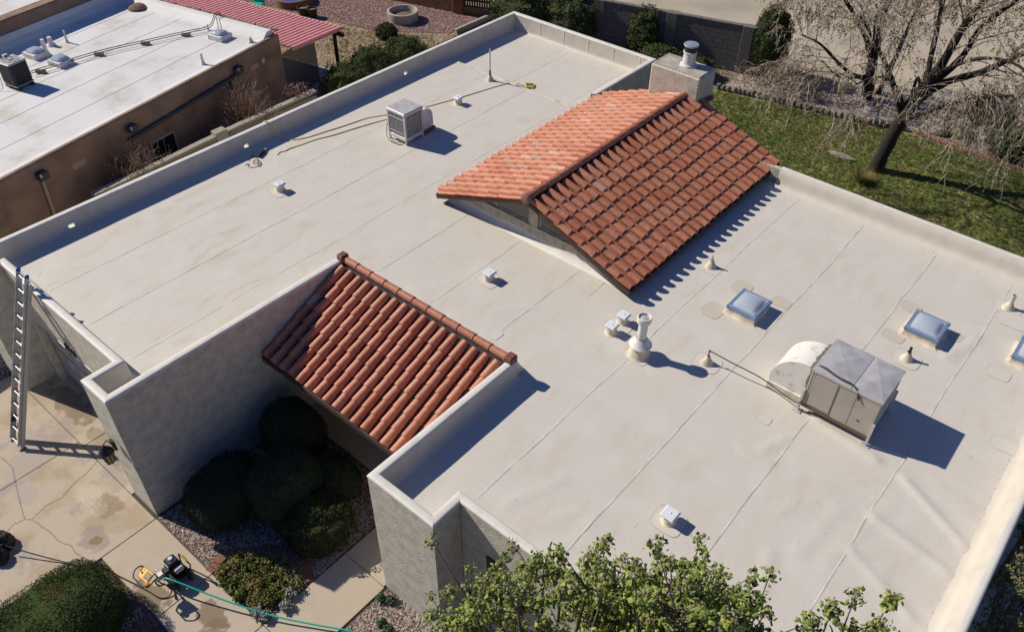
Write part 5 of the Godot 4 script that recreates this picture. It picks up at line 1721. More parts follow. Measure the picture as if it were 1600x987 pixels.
	th.tube(PackedVector3Array(smooth_path([V(-10.40, 0.26, -2.22), V(-10.26, 0.40, -2.27), V(-9.57, 0.30, -2.56), V(-8.90, 0.20, -2.86), V(-8.25, 0.13, -3.18), V(-7.64, 0.10, -3.53), V(-6.97, 0.08, -3.92), V(-6.3, 0.03, -4.2), V(-5.9, 0.016, -3.6)], 8)), 0.0165, 8)
	tag(put(th, "garden_hose", "teal"), "bright teal hose running from the pressure washer to the picture's bottom edge", "hose")
	var bh := MB.new()
	bh.tube(PackedVector3Array(smooth_path([V(-13.48, 0.22, -0.60), V(-13.0, 0.13, -0.86), V(-12.5, 0.05, -1.14), V(-12.1, 0.02, -1.36), V(-11.75, 0.02, -1.62), V(-11.3, 0.02, -1.74), V(-10.95, 0.02, -1.84), V(-10.6, 0.02, -1.93), V(-10.3, 0.02, -2.0), V(-10.2, 0.03, -2.15), V(-10.3, 0.1, -2.26), V(-10.5, 0.18, -2.26)], 7)), 0.013, 6)
	tag(put(bh, "pressure_hose", "rubber"), "thin black hose lying on the driveway behind the front hedge", "hose")
	# black bag at the left edge
	var bag := thing("tool_bag", V(-13.75, 0, -0.5), "black two-lobed bag cut by the left edge on the driveway", "bag")
	for s in [[0.0, -0.12, 0.30], [0.22, 0.10, 0.30]]:
		mb = MB.new()
		var nz := fnl(1.2, int(s[0] * 100), 2)
		for i in 9:
			for j in 16:
				var q := []
				for e in [[0, 0], [0, 1], [1, 1], [1, 0]]:
					var a: float = PI * 0.5 * (i + e[0]) / 9.0
					var b: float = TAU * (j + e[1]) / 16.0
					var d := V(sin(a) * cos(b), cos(a), sin(a) * sin(b))
					var k := 1.0 + 0.14 * nz.get_noise_3dv(d * 2.0)
					q.append(V(s[0], 0, s[1]) + V(d.x * 0.26, d.y * s[2], d.z * 0.2) * k)
				mb.oquad(q[0], q[1], q[2], q[3], V(s[0], 0, s[1]))
		put(mb, "bag_lobe", "rubber", bag)

	# neighbour's yard
	var pl := thing("ring_planter", V(-27.2, 0, -24.75), "round concrete ring planter on the pink gravel", "planter")
	mb = MB.new()
	mb.lathe([Vector2(0.66, -0.05), Vector2(0.70, 0.30), Vector2(0.70, 0.40), Vector2(0.66, 0.42), Vector2(0.60, 0.41), Vector2(0.58, 0.30), Vector2(0.56, 0.12)], Vector3.ZERO, 32)
	put(mb, "ring", "concrete", pl)
	mb = MB.new()
	mb.lathe([Vector2(0.57, 0.16), Vector2(0.3, 0.20), Vector2(0.0, 0.22)], Vector3.ZERO, 20)
	put(mb, "soil", "rust", pl)
	for s in [["left dark pot of the pair behind the patio cover", -30.85, -22.08, 0.26], ["right dark pot of the pair behind the patio cover", -30.43, -22.25, 0.22]]:
		var po := thing("plant_pot", V(s[1], -0.02, s[2]), s[0], "pot", 0.0, "dark pots behind the patio cover")
		mb = MB.new()
		mb.lathe([Vector2(s[3] * 0.7, 0.0), Vector2(s[3], 0.34), Vector2(s[3] * 1.08, 0.36), Vector2(s[3] * 1.08, 0.41), Vector2(s[3] * 0.94, 0.41), Vector2(s[3] * 0.9, 0.33)], Vector3.ZERO, 18)
		put(mb, "pot", "wood_dark", po)
		mb = MB.new()
		mb.lathe([Vector2(s[3] * 0.9, 0.34), Vector2(0, 0.36)], Vector3.ZERO, 14)
		put(mb, "soil", "rust", po)
	var kp := thing("fire_ring", V(-32.4, 0, -22.75), "round brick-edged basin at the top edge of the yard", "basin")
	mb = MB.new()
	mb.lathe([Vector2(0.86, -0.05), Vector2(0.86, 0.30), Vector2(0.80, 0.33), Vector2(0.70, 0.32), Vector2(0.68, 0.1)], Vector3.ZERO, 28)
	put(mb, "basin_wall", "brick", kp)
	mb = MB.new()
	mb.lathe([Vector2(0.69, 0.16), Vector2(0.0, 0.15)], Vector3.ZERO, 24)
	put(mb, "basin_cover", "blue_cap", kp)
	var ch := thing("lawn_chair", V(-32.55, 0, -20.9), "turquoise plastic chair beyond the patio cover", "chair", 0.6)
	cb(ch, "seat", "teal", V(0, 0.42, 0), V(0.5, 0.05, 0.5), 0.02)
	cb(ch, "backrest", "teal", V(0, 0.70, -0.25), V(0.5, 0.55, 0.05), 0.02, Basis(Vector3.RIGHT, -0.2))
	for p in [[-0.2, -0.2], [0.2, -0.2], [-0.2, 0.2], [0.2, 0.2]]: cb(ch, "leg", "teal", V(p[0], 0.2, p[1]), V(0.05, 0.42, 0.05), 0.01)
	var bxo := thing("storage_box", V(-24.35, 0, -18.6), "small black box at the foot of the patio post", "box")
	cb(bxo, "body", "dark", V(0, 0.12, 0), V(0.4, 0.26, 0.3), 0.02)
	cb(bxo, "lid", "dark", V(0, 0.265, 0), V(0.43, 0.03, 0.33), 0.01)

# ------------------------------------------------------------------ plants
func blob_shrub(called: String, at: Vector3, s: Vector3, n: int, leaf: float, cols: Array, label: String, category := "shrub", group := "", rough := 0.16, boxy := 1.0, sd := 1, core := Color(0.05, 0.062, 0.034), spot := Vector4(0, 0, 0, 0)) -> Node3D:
	var t := thing(called, at, label, category, 0.0, group)
	var r := RandomNumberGenerator.new()
	r.seed = sd * 131 + 7
	var nz := fnl(0.9, sd, 3)
	var shape := func(d: Vector3) -> Vector3:
		var e := V(signf(d.x) * pow(absf(d.x), boxy), signf(d.y) * pow(absf(d.y), boxy), signf(d.z) * pow(absf(d.z), boxy))
		var k := 1.0 + rough * 1.6 * nz.get_noise_3dv(d * 1.7) + rough * 0.5 * nz.get_noise_3dv(d * 6.0 + V(9, 9, 9))
		return V(e.x * s.x, e.y * s.y, e.z * s.z) * k
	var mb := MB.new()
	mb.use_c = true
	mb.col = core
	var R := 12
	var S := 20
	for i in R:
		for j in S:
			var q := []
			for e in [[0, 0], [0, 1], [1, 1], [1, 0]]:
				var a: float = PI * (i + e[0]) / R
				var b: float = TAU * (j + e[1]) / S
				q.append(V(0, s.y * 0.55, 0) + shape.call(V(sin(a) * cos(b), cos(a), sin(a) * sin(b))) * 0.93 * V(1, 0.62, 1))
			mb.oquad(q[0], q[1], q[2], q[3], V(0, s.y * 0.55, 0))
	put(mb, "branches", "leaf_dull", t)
	mb = MB.new()
	mb.use_c = true
	for k in n:
		var d := V(r.randfn(), r.randfn(), r.randfn()).normalized()
		if d.y < -0.75: d.y = -d.y
		var p: Vector3 = V(0, s.y * 0.55, 0) + shape.call(d) * V(1, 0.62, 1) * r.randf_range(0.94, 1.025)
		if p.y < -0.02: continue
		var ax := (d + V(r.randfn(), r.randfn(), r.randfn()) * 0.55).normalized()
		var u := ax.cross(V(r.randfn(), r.randfn(), r.randfn())).normalized()
		var ls := leaf * r.randf_range(0.6, 1.25)
		var c: Color = cols[r.randi() % cols.size()] * r.randf_range(0.7, 1.25)
		if spot.w > 0.0 and V(p.x, p.y, p.z).distance_to(V(spot.x, spot.y, spot.z)) < spot.w * r.randf_range(0.6, 1.2): c = Color(0.22, 0.10, 0.045) * r.randf_range(0.6, 1.2)
		mb.col = c
		var w := ax.cross(u) * ls * 0.34
		var tip := p + (u * 0.75 + ax * 0.5) * ls
		var mid := p + (u * 0.4 + ax * 0.25) * ls
		mb.tri(p, mid + w, tip); mb.tri(p, tip, mid - w)
	put(mb, "foliage", "leaf_dull", t)
	return t
func grow(mb: MB, tips: Array, p: Vector3, d: Vector3, len: float, r: float, lvl: int, lv_max: int, rg: RandomNumberGenerator, droop: float, cols: Array) -> void:
	var n := 5 if lvl < lv_max else 4
	var path := PackedVector3Array([p])
	var rad := [r]
	var dd := d
	var q := p
	for i in n:
		dd = (dd + V(rg.randfn(), rg.randfn() * 0.7, rg.randfn()) * 0.13 + V(0, -droop * (0.35 + 0.5 * lvl) * (i + 1) / n, 0)).normalized()
		q += dd * (len / n)
		if q.y < 0.25: dd.y = absf(dd.y) * 0.2
		path.append(q)
		rad.append(lerpf(r, r * 0.35, float(i + 1) / n))
	mb.col = cols[mini(lvl, cols.size() - 1)] * rg.randf_range(0.8, 1.25)
	mb.tube(path, rad, 5 if lvl == 0 else 3, false)
	if lvl >= lv_max:
		for i in range(1, path.size()): tips.append(path[i])
		return
	var kids: int = 7 if lv_max < 3 else [5, 4, 4][lvl]
	for k in kids:
		var t := lerpf(0.25, 1.0, (k + rg.randf()) / kids)
		var f := t * n
		var i := mini(int(f), n - 1)
		var bp := path[i].lerp(path[i + 1], f - i)
		var bd := (path[i + 1] - path[i]).normalized()
		var sd := bd.cross(V(rg.randfn(), rg.randfn(), rg.randfn())).normalized()
		grow(mb, tips, bp, (bd * 0.75 + sd * rg.randf_range(0.45, 0.95)).normalized(), len * rg.randf_range(0.42, 0.66), maxf(r * 0.42, 0.008 if lv_max > 2 else 0.006), lvl + 1, lv_max, rg, droop, cols)
func bare_tree(called: String, label: String, at: Vector3, limbs: Array, sd: int, droop: float, reach: float) -> void:
	var t := thing(called, at, label, "tree")
	var rg := RandomNumberGenerator.new()
	rg.seed = sd
	var tw := MB.new()
	tw.use_c = true
	var tips := []
	var cols := [Color(0.15, 0.115, 0.10), Color(0.35, 0.285, 0.24), Color(0.54, 0.455, 0.385)]
	var first := true
	for L in limbs:
		var pts := []
		for p in L[0]: pts.append(V(p[0], p[1], p[2]) - at)
		var sp := smooth_path(pts, 5)
		var rad := []
		for i in sp.size():
			var wob := 1.0 + 0.10 * sin(i * 1.9 + sd)
			rad.append(lerpf(L[1], L[2], float(i) / (sp.size() - 1)) * wob)
		tb(t, "trunk" if first else "limb", "bark", sp, rad, 9)
		first = false
		for k in L[3]:
			var f := lerpf(L[4], 1.0, (k + rg.randf()) / L[3]) * (sp.size() - 1)
			var i := mini(int(f), sp.size() - 2)
			var d: Vector3 = (sp[i + 1] - sp[i]).normalized()
			var s := d.cross(V(rg.randfn(), rg.randfn(), rg.randfn())).normalized()
			grow(tw, tips, sp[i].lerp(sp[i + 1], f - i), (d * 0.6 + s * 0.8 + V(0, 0.15, 0)).normalized(), reach * rg.randf_range(0.7, 1.25), L[2] * 0.55, 0, 3, rg, droop, cols)
	tag(put(tw, "twigs", "twig", t), "", "", "", "stuff")
	var bd := MB.new()
	bd.use_c = true
	for p in tips:
		if rg.randf() > 0.6: continue
		var c: Color = [Color(0.23, 0.21, 0.05), Color(0.28, 0.25, 0.07), Color(0.18, 0.15, 0.05), Color(0.30, 0.20, 0.14)][rg.randi() % 4]
		bd.col = c * rg.randf_range(0.7, 1.2)
		var u := V(rg.randfn(), rg.randfn(), rg.randfn()).normalized()
		var w := u.cross(V(rg.randfn(), rg.randfn(), rg.randfn())).normalized()
		var s := rg.randf_range(0.03, 0.065)
		bd.tri(p - w * s * 0.5, p + w * s * 0.5, p + u * s * 1.4)
	tag(put(bd, "buds", "leaf_dull", t), "", "", "", "stuff")
func leaf_cluster(mb: MB, c: Vector3, rx: float, ry: float, n: int, size: float, cols: Array, rg: RandomNumberGenerator) -> void:
	for k in n:
		var d := V(rg.randfn(), rg.randfn(), rg.randfn()).normalized() * pow(rg.randf(), 0.45)
		var p := c + V(d.x * rx, d.y * ry, d.z * rx)
		var ax := (V(d.x, d.y + 0.5, d.z) + V(rg.randfn(), rg.randfn(), rg.randfn()) * 0.7).normalized()
		var u := ax.cross(V(rg.randfn(), rg.randfn(), rg.randfn())).normalized()
		var v := ax.cross(u)
		var s := size * rg.randf_range(0.6, 1.2)
		mb.col = cols[rg.randi() % cols.size()] * rg.randf_range(0.75, 1.25)
		var b := p + u * s * 0.5 + ax * s * 0.14
		var e := p + u * s
		var l := p + u * s * 0.45 + v * s * 0.42
		var r2 := p + u * s * 0.45 - v * s * 0.42
		mb.tri(p, b, l); mb.tri(b, e, l); mb.tri(p, r2, b); mb.tri(b, r2, e)
func build_plants() -> void:
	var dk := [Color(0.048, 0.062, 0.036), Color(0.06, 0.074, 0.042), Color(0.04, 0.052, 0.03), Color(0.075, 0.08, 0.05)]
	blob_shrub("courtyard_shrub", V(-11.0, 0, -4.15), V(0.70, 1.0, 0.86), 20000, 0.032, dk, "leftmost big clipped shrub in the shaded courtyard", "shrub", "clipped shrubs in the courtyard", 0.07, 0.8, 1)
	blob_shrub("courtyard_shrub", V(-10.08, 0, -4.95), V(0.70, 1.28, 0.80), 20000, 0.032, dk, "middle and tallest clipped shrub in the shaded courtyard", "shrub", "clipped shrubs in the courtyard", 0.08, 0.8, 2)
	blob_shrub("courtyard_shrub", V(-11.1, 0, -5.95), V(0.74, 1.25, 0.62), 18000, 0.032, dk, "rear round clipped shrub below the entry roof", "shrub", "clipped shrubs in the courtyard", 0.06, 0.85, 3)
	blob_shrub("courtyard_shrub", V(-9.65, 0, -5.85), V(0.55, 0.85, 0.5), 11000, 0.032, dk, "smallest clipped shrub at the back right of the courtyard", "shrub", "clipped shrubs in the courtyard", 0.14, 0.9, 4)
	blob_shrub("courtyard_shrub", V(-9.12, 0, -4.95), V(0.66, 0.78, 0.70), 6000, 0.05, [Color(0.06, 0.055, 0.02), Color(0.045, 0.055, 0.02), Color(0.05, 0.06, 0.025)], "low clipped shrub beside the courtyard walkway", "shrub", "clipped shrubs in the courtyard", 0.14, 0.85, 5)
	blob_shrub("front_hedge", V(-10.92, 0, -0.40), V(0.88, 0.92, 1.2), 42000, 0.028, [Color(0.06, 0.092, 0.03), Color(0.075, 0.105, 0.036), Color(0.048, 0.078, 0.025), Color(0.10, 0.10, 0.045)], "dense clipped green hedge mound with a brown patch beside the driveway", "hedge", "", 0.05, 0.72, 6, Color(0.06, 0.085, 0.028), Vector4(-0.25, 1.0, -0.25, 0.17))
	# planted bed between drive and walk
	var gcol := [Color(0.09, 0.12, 0.025), Color(0.13, 0.15, 0.04), Color(0.20, 0.16, 0.07), Color(0.06, 0.09, 0.02), Color(0.26, 0.20, 0.11)]
	var rg := RandomNumberGenerator.new()
	rg.seed = 55
	var gm := MB.new()
	gm.use_c = true
	var poly := PackedVector2Array([Vector2(-9.97, -3.0), Vector2(-9.95, -3.5), Vector2(-9.3, -4.05), Vector2(-8.7, -4.1), Vector2(-8.45, -3.95), Vector2(-8.48, -3.4), Vector2(-8.6, -3.0), Vector2(-9.3, -2.93)])
	var cnt := 0
	while cnt < 170:
		var p := Vector2(rg.randf_range(-10, -8.4), rg.randf_range(-4.1, -2.9))
		if not pip(p, poly): continue
		cnt += 1
		leaf_cluster(gm, V(p.x, rg.randf_range(0.03, 0.13), p.y), 0.10, 0.07, 60, 0.05, [gcol[rg.randi() % 5], gcol[rg.randi() % 5]], rg)
	tag(put(gm, "ground_cover", "leaf_dull"), "patchy green and straw ground cover in the curved courtyard bed", "ground cover", "", "stuff")
	var sil := [Color(0.28, 0.30, 0.27), Color(0.36, 0.37, 0.34), Color(0.20, 0.22, 0.18), Color(0.24, 0.20, 0.16)]
	for s in [["silvery tuft nearest the walkway corner of the planted bed", -8.33, -3.44], ["silvery tuft behind the one at the walkway corner", -8.45, -3.66], ["silvery tuft under the teal hose", -8.45, -3.06], ["silvery tuft at the bed's edge by the walkway joint", -8.62, -3.0]]:
		var o := MB.new()
		o.use_c = true
		leaf_cluster(o, V(0, 0.09, 0), 0.12, 0.09, 320, 0.05, sil, rg)
		var m := put(o, "silver_plant", "leaf_dull")
		m.position = V(s[1], 0, s[2])
		tag(m, s[0], "plant", "silvery plants in the courtyard bed")
	for s in [["green succulent on the gravel, left of the pair near the pier", -6.72, -4.40, 0], ["green succulent on the gravel, right of the pair near the pier", -6.52, -4.38, 0], ["green tuft on the gravel close to the pier base", -6.92, -4.83, 0], ["small dark tuft where the walkway meets the pier", -7.1, -4.75, 0], ["pale silver succulent in front of the green pair", -6.5, -4.18, 1]]:
		var o := MB.new()
		o.use_c = true
		leaf_cluster(o, V(0, 0.06, 0), 0.09, 0.07, 160, 0.055, sil if s[3] == 1 else [Color(0.05, 0.09, 0.05), Color(0.08, 0.12, 0.07), Color(0.10, 0.13, 0.09)], rg)
		var m := put(o, "small_plant", "leaf_dull")
		m.position = V(s[1], 0, s[2])
		tag(m, s[0], "plant", "small plants on the front gravel")
	# side and back plants
	var mid := [Color(0.08, 0.11, 0.035), Color(0.11, 0.135, 0.045), Color(0.06, 0.085, 0.025), Color(0.14, 0.15, 0.06)]
	for s in [["long clipped hedge along the neighbor's yard, front part", -22.6, -17.6, 0.85, 1.35, 1.0], ["long clipped hedge along the neighbor's yard, middle part", -22.9, -19.1, 0.9, 1.4, 1.0], ["long clipped hedge along the neighbor's yard, far part", -22.8, -20.7, 0.85, 1.3, 1.0]]:
		blob_shrub("yard_hedge", V(s[1], 0, s[2]), V(s[3], s[4], s[5]), 7000, 0.06, mid, s[0], "hedge", "hedge behind the left parapet", 0.2, 0.85, int(-s[2] * 10))
	blob_shrub("yard_shrub", V(-26.36, 0, -22.95), V(0.42, 0.42, 0.42), 2600, 0.06, [Color(0.10, 0.11, 0.05), Color(0.14, 0.13, 0.06), Color(0.07, 0.08, 0.035)], "small grey green shrub in front of the ring planter", "shrub", "", 0.3, 0.9, 31)
	for s in [["broad dark shrub behind the roof's far corner", -22.6, -27.4, 1.3, 1.5, 1.0], ["dark shrub against the back block wall", -20.2, -27.9, 1.1, 1.7, 0.8], ["leafy vine on the right of the back block wall", -17.2, -29.0, 0.7, 1.5, 0.5], ["low green shrub near the chimney", -15.9, -28.3, 0.8, 0.7, 0.6], ["brownish low shrub by the back lawn corner", -14.6, -28.6, 0.8, 0.6, 0.6]]:
		blob_shrub("back_shrub", V(s[1], 0, s[2]), V(s[3], s[4], s[5]), 5000, 0.07, mid, s[0], "shrub", "shrubs along the back wall", 0.3, 0.9, int(-s[1] * 7))
	blob_shrub("cone_evergreen", V(-12.4, 0, -30.6), V(0.75, 2.3, 0.75), 7000, 0.06, [Color(0.03, 0.06, 0.018), Color(0.045, 0.075, 0.024), Color(0.025, 0.045, 0.014)], "dark green cone-shaped evergreen beyond the chimney", "evergreen", "", 0.12, 1.0, 41)
	for s in [["green shrub at the right edge under the bare tree", -2.9, -30.4, 0.8, 0.8, 0.6], ["pale shrub between the boulders and the right edge", -4.2, -32.3, 0.9, 0.9, 0.6]]:
		blob_shrub("yard_bush", V(s[1], 0, s[2]), V(s[3], s[4], s[5]), 4000, 0.06, [Color(0.10, 0.13, 0.03), Color(0.14, 0.15, 0.06), Color(0.07, 0.09, 0.03)], s[0], "shrub", "shrubs under the bare tree", 0.3, 0.9, int(-s[2] * 9))
	# brush heap
	var bt := thing("brush_heap", V(-11.3, 0, -30.2), "tangled heap of cut grey branches beyond the lawn", "brush")
	var bm := MB.new()
	bm.use_c = true
	for k in 420:
		var p := V(rg.randfn() * 1.0, absf(rg.randfn()) * 0.28 + 0.03, rg.randfn() * 0.55)
		var d := V(rg.randfn(), rg.randfn() * 0.35, rg.randfn()).normalized() * rg.randf_range(0.3, 0.9)
		bm.col = Color(0.17, 0.14, 0.12) * rg.randf_range(0.5, 1.7)
		if p.y + d.y < 0.02: d.y = absf(d.y)
		bm.tube(PackedVector3Array([p, p + d * 0.5 + V(0, 0.04, 0), p + d]), [0.014, 0.010, 0.005], 4, false)
	put(bm, "branches", "twig", bt)
	# tussock on the lawn
	var tg := thing("grass_tussock", V(-6.1, 0, -25.35), "tan ornamental grass tussock on the back lawn", "grass clump")
	var tm := MB.new()
	tm.use_c = true
	for k in 700:
		var a := rg.randf() * TAU
		var l := rg.randf_range(0.25, 0.55)
		var o := V(rg.randfn() * 0.09, 0, rg.randfn() * 0.09)
		var tip := o + V(cos(a) * l * 0.75, l * rg.randf_range(0.4, 0.95), sin(a) * l * 0.75)
		tm.col = [Color(0.24, 0.19, 0.07), Color(0.17, 0.15, 0.05), Color(0.30, 0.23, 0.11)][rg.randi() % 3] * rg.randf_range(0.7, 1.2)
		var w := V(-sin(a), 0, cos(a)) * 0.008
		tm.tri(o - w, o + w, tip)
	put(tm, "blades", "leaf_dull", tg)
	# dry shrubs against the neighbor's wall
	for s in [["bare brown shrub beside the neighbor's dark window", -22.0, -8.95, 1.35], ["bare brown shrub nearest the end of the tan block wall", -22.4, -13.2, 1.5]]:
		var t := thing("dry_shrub", V(s[1], 0, s[2]), s[0], "shrub", 0.0, "bare shrubs beside the neighbor's wall")
		var m := MB.new()
		m.use_c = true
		var tips := []
		for k in 26:
			var a := rg.randf() * TAU
			grow(m, tips, V(cos(a) * 0.2, 0.25, sin(a) * 0.2), V(cos(a) * 0.08, 1.0, sin(a) * 0.08).normalized(), s[3] * rg.randf_range(0.75, 1.05), 0.018, 0, 2, rg, -0.15, [Color(0.14, 0.10, 0.075), Color(0.24, 0.155, 0.115), Color(0.36, 0.24, 0.17)])
		put(m, "branches", "twig", t)
		var f := MB.new()
		f.use_c = true
		for p in tips:
			if rg.randf() < 0.5: leaf_cluster(f, p, 0.02, 0.03, 1, 0.05, [Color(0.26, 0.16, 0.10), Color(0.20, 0.12, 0.08)], rg)
		put(f, "dry_leaves", "leaf_dull", t)
	# red-leaved plant and dry vine at the end of the block wall
	var rp := MB.new()
	rp.use_c = true
	leaf_cluster(rp, V(0, 0.7, 0), 0.2, 0.5, 260, 0.07, [Color(0.12, 0.02, 0.03), Color(0.18, 0.04, 0.05)], rg)
	var rpo := put(rp, "red_plant", "leaf_dull")
	rpo.position = V(-23.3, 0, -17.0)
	tag(rpo, "dark red leaved plant by the patio", "plant")
	var vn := MB.new()
	vn.use_c = true
	leaf_cluster(vn, V(0, 1.95, 0), 0.5, 0.12, 300, 0.07, [Color(0.25, 0.18, 0.14), Color(0.16, 0.12, 0.10), Color(0.30, 0.12, 0.14)], rg)
	var vno := put(vn, "dry_vine", "leaf_dull")
	vno.position = V(-21.9, 0, -14.9)
	tag(vno, "dry vine sprawled on the end of the tan block wall", "vine")
	# pyracantha beyond the right edge
	for s in [["thorny green shrub beyond the right parapet, lower one", 2.0, -10.2, 2.75], ["thorny green shrub beyond the right parapet, upper one", 1.85, -12.9, 2.9]]:
		var t := thing("thorny_shrub", V(s[1], 0, s[2]), s[0], "shrub", 0.0, "shrubs beyond the right parapet")
		var m := MB.new()
		m.use_c = true
		var f := MB.new()
		f.use_c = true
		for k in 15:
			var a := rg.randf() * TAU
			var top := V(cos(a) * rg.randf_range(0.1, 0.55), s[3] * rg.randf_range(0.8, 1.12), sin(a) * rg.randf_range(0.2, 1.0))
			var path := smooth_path([V(cos(a) * 0.1, 0, sin(a) * 0.1), V(top.x * 0.5, top.y * 0.55, top.z * 0.5), top, top + V(rg.randfn() * 0.15, 0.25, rg.randfn() * 0.2)], 6)
			var rad := []
			for q in path.size(): rad.append(lerpf(0.024, 0.004, float(q) / path.size()))
			m.col = Color(0.15, 0.11, 0.09)
			m.tube(PackedVector3Array(path), rad, 5, false)
			for q in range(6, path.size()):
				for w in 4:
					var sp: Vector3 = path[q] + V(rg.randfn(), rg.randfn() * 0.6, rg.randfn()) * 0.13
					m.col = Color(0.24, 0.17, 0.15)
					m.tube(PackedVector3Array([path[q], sp]), [0.006, 0.003], 3, false)
					leaf_cluster(f, sp, 0.07, 0.07, 12, 0.045, [Color(0.11, 0.15, 0.035), Color(0.16, 0.19, 0.055), Color(0.22, 0.16, 0.06), Color(0.08, 0.115, 0.03)], rg)
		put(m, "branches", "twig", t)
		put(f, "foliage", "leaf", t)
	# bare trees of the back yard
	bare_tree("bare_tree", "large bare budding tree with leaning limbs on the back lawn", V(-6.1, 0, -26.4), [
		[[[-6.1, -0.1, -26.4], [-6.0, 1.0, -26.5], [-5.85, 2.0, -26.6], [-5.7, 2.85, -26.7]], 0.24, 0.19, 0, 0.5],
		[[[-5.75, 2.6, -26.65], [-5.4, 3.7, -26.95], [-5.2, 5.0, -27.1], [-4.8, 6.2, -27.5], [-4.5, 7.4, -28.0]], 0.17, 0.05, 11, 0.3],
		[[[-5.8, 2.3, -26.6], [-5.2, 3.1, -27.1], [-4.4, 3.5, -27.8], [-3.5, 4.2, -28.4], [-2.4, 5.0, -28.6]], 0.15, 0.045, 11, 0.35],
		[[[-5.7, 2.6, -26.7], [-5.0, 3.9, -27.2], [-4.75, 5.0, -27.4], [-3.9, 6.2, -27.6], [-3.0, 7.0, -27.4]], 0.12, 0.04, 11, 0.3],
		[[[-5.9, 2.0, -26.6], [-6.5, 3.2, -26.2], [-7.1, 4.2, -25.8], [-7.8, 5.0, -25.6]], 0.11, 0.035, 11, 0.4],
		[[[-5.9, 1.8, -26.5], [-5.0, 2.7, -26.0], [-4.0, 3.6, -25.6], [-3.0, 4.0, -25.6]], 0.09, 0.03, 7, 0.4],
		[[[-5.6, 3.0, -26.8], [-6.0, 4.4, -27.6], [-6.4, 5.8, -28.4], [-6.6, 7.0, -28.8]], 0.10, 0.035, 7, 0.35],
		[[[-5.9, 2.3, -26.5], [-6.3, 3.2, -25.9], [-6.7, 3.5, -25.3], [-7.1, 3.3, -24.8]], 0.06, 0.025, 5, 0.3],
		[[[-5.8, 2.5, -26.5], [-5.7, 3.5, -25.9], [-5.5, 3.8, -25.3], [-5.3, 3.6, -24.9]], 0.06, 0.025, 5, 0.3],
		[[[-5.5, 3.4, -26.9], [-4.4, 4.4, -26.4], [-3.4, 4.7, -26.0], [-2.5, 4.4, -25.8]], 0.07, 0.025, 5, 0.3]], 5, 0.36, 1.9)
	bare_tree("bare_tree", "bare forked dark tree rising from the gravel behind the lawn", V(-8.41, 0, -31.3), [
		[[[-8.41, -0.1, -31.3], [-8.5, 0.9, -31.25], [-8.62, 1.75, -31.15]], 0.22, 0.17, 0, 0.5],
		[[[-8.62, 1.6, -31.15], [-9.0, 2.4, -30.85], [-9.4, 3.0, -30.6], [-10.2, 3.9, -30.2], [-11.2, 4.4, -29.8]], 0.12, 0.035, 11, 0.35],
		[[[-8.62, 1.6, -31.15], [-8.68, 2.6, -31.1], [-8.66, 3.7, -31.1], [-8.5, 5.4, -31.2]], 0.15, 0.05, 10, 0.4],
		[[[-8.7, 2.3, -31.1], [-8.85, 3.0, -31.0], [-8.9, 4.0, -31.0], [-9.3, 5.2, -30.8]], 0.08, 0.03, 7, 0.4],
		[[[-8.5, 0.7, -31.25], [-9.1, 0.95, -30.8], [-9.6, 1.4, -30.4], [-10.2, 2.1, -29.8], [-10.8, 2.4, -29.4]], 0.09, 0.03, 8, 0.35],
		[[[-8.2, 0.0, -31.9], [-8.0, 1.6, -31.9], [-7.9, 3.0, -32.0], [-7.7, 4.8, -32.2]], 0.11, 0.04, 8, 0.4],
		[[[-8.6, 0.9, -31.2], [-9.3, 0.85, -30.4], [-10.0, 1.5, -29.9]], 0.06, 0.02, 6, 0.3]], 9, 0.34, 1.7)
	# leafy tree in front
	var at := V(-2.6, 0, -3.9)
	var ft := thing("leafy_tree", at, "fresh green budding tree in front of the house at the bottom edge", "tree")
	tb(ft, "trunk", "bark", [V(0, -0.1, 0), V(0.03, 1.0, -0.02), V(0, 2.0, -0.08)], [0.15, 0.12, 0.10], 10)
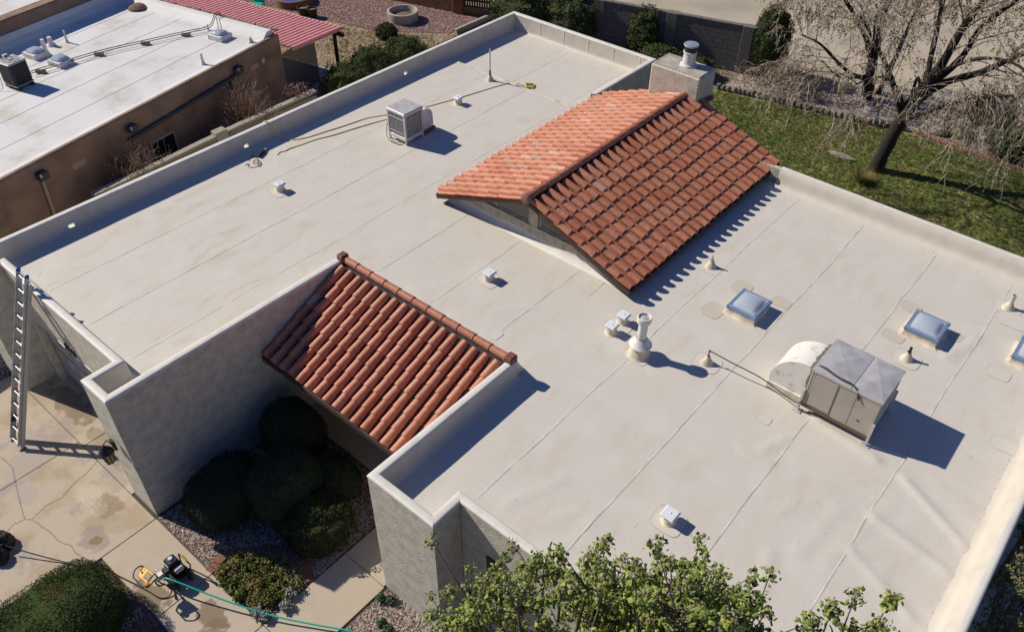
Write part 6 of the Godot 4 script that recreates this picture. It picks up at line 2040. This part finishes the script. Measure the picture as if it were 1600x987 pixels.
	var cl := [[-5.02, 2.01, -4.54], [-4.51, 3.62, -4.57], [-3.99, 4.24, -4.60], [-3.61, 4.42, -4.63], [-3.28, 5.10, -4.66], [-3.00, 5.26, -4.68], [-2.64, 5.96, -4.72], [-2.35, 5.89, -4.75], [-2.08, 5.56, -4.77], [-1.81, 6.27, -4.80], [-1.56, 6.58, -4.84], [-1.35, 6.24, -4.85], [-1.29, 6.72, -4.87], [-1.04, 6.68, -4.90], [-0.78, 6.31, -4.92], [-0.56, 6.41, -4.94], [-0.36, 6.55, -4.97], [-0.16, 7.01, -5.01], [0.01, 6.83, -5.03], [0.16, 7.15, -5.06], [-2.62, 5.03, -4.57], [-1.17, 7.16, -4.36], [-1.09, 7.42, -4.32], [-1.94, 6.16, -4.38], [-1.48, 6.70, -4.07], [-4.07, 3.52, -4.48], [-2.09, 4.96, -4.13], [-1.30, 7.10, -4.08], [-3.84, 4.45, -3.90], [-1.65, 5.65, -4.72], [-3.37, 4.47, -4.35], [-1.21, 7.69, -3.95], [-1.18, 7.02, -4.48], [-2.42, 6.52, -4.29], [-1.05, 7.45, -4.28], [-3.54, 4.48, -3.68], [-3.85, 4.27, -4.52], [-2.42, 5.92, -4.65], [-2.22, 4.53, -4.30], [-2.86, 3.89, -4.59], [-1.97, 6.57, -4.14], [-0.92, 7.43, -4.34], [-2.02, 5.85, -4.49], [-0.67, 5.69, -4.78], [-1.53, 4.95, -4.56], [-1.97, 6.16, -4.40], [-1.51, 6.46, -4.01], [-3.73, 4.66, -3.70], [-1.99, 5.70, -4.35], [-0.80, 5.92, -4.88], [-1.34, 6.69, -4.40], [-3.59, 3.85, -4.29], [-4.51, 1.87, -4.46], [-1.35, 7.67, -4.05], [-1.20, 6.97, -4.13], [-3.32, 3.57, -4.20], [-3.42, 2.83, -4.22], [-2.77, 3.90, -4.30], [-1.58, 7.09, -3.94], [-2.87, 6.33, -3.65], [-3.22, 4.15, -3.61], [-2.14, 5.65, -4.70], [-3.37, 4.67, -4.00], [-0.91, 6.41, -4.75], [-2.30, 5.68, -4.66], [-2.21, 4.49, -4.68], [-2.24, 5.59, -3.94], [-2.85, 3.38, -4.51], [-1.33, 6.60, -3.92], [-2.60, 5.68, -4.67], [-2.14, 6.66, -4.10], [-4.43, 1.72, -4.34], [-4.60, 2.65, -4.08], [-2.22, 5.36, -4.57], [-2.21, 4.66, -4.18], [-0.88, 8.18, -3.89], [-1.01, 6.74, -4.34], [-2.23, 3.93, -4.67], [-1.80, 5.40, -4.47], [-1.57, 5.17, -4.70], [-1.58, 6.22, -4.30], [-1.77, 6.59, -4.17], [-2.85, 3.51, -4.44], [-1.11, 6.48, -4.22], [-1.13, 7.38, -4.26], [-1.83, 5.33, -4.36], [-4.08, 4.05, -3.95], [-3.73, 4.68, -4.25], [-2.62, 4.46, -4.68], [-1.30, 7.24, -4.04], [-4.56, 1.64, -3.94], [-0.61, 6.97, -4.07], [-4.25, 3.19, -4.34], [-1.50, 6.46, -4.60], [-3.53, 5.55, -3.64], [-0.76, 7.40, -4.16], [-2.44, 5.21, -4.34], [-1.90, 5.67, -4.51], [-2.28, 6.25, -4.29], [-1.07, 6.73, -4.78]]
	var lm := MB.new()
	lm.use_c = true
	var bmm := MB.new()
	bmm.use_c = true
	var lr := RandomNumberGenerator.new()
	lr.seed = 66
	var greens := [Color(0.16, 0.225, 0.03), Color(0.23, 0.28, 0.045), Color(0.105, 0.16, 0.022), Color(0.28, 0.30, 0.07), Color(0.13, 0.185, 0.03)]
	for c in cl:
		var p := V(c[0], c[1], c[2]) - at
		bmm.col = Color(0.085, 0.07, 0.06)
		var base := V(p.x * 0.12, 1.2 + p.y * 0.18, p.z * 0.2)
		bmm.tube(PackedVector3Array(smooth_path([base, V(p.x * 0.6, lerpf(base.y, p.y, 0.45), p.z * 0.6), p - V(0, 0.35, 0), p + V(0, 0.15, 0)], 3)), [0.035, 0.032, 0.029, 0.026, 0.023, 0.020, 0.016, 0.012, 0.008, 0.005], 5, false)
		for k in 7:
			var o := p + V(lr.randfn() * 0.20, lr.randfn() * 0.26 - 0.06, lr.randfn() * 0.20)
			bmm.col = Color(0.14, 0.10, 0.085)
			bmm.tube(PackedVector3Array([p - V(0, 0.3, 0), p.lerp(o, 0.6) - V(0, 0.08, 0), o + V(0, 0.08, 0)]), [0.011, 0.008, 0.004], 4, false)
			leaf_cluster(lm, o, 0.11, 0.12, 38, lr.randf_range(0.05, 0.08), greens, lr)
			if lr.randf() < 0.8: leaf_cluster(lm, o + V(0, 0.05, 0), 0.07, 0.07, 30, 0.028, [Color(0.34, 0.28, 0.20), Color(0.42, 0.36, 0.28), Color(0.26, 0.20, 0.13)], lr)
	put(bmm, "branches", "twig", ft)
	put(lm, "foliage", "leaf", ft)
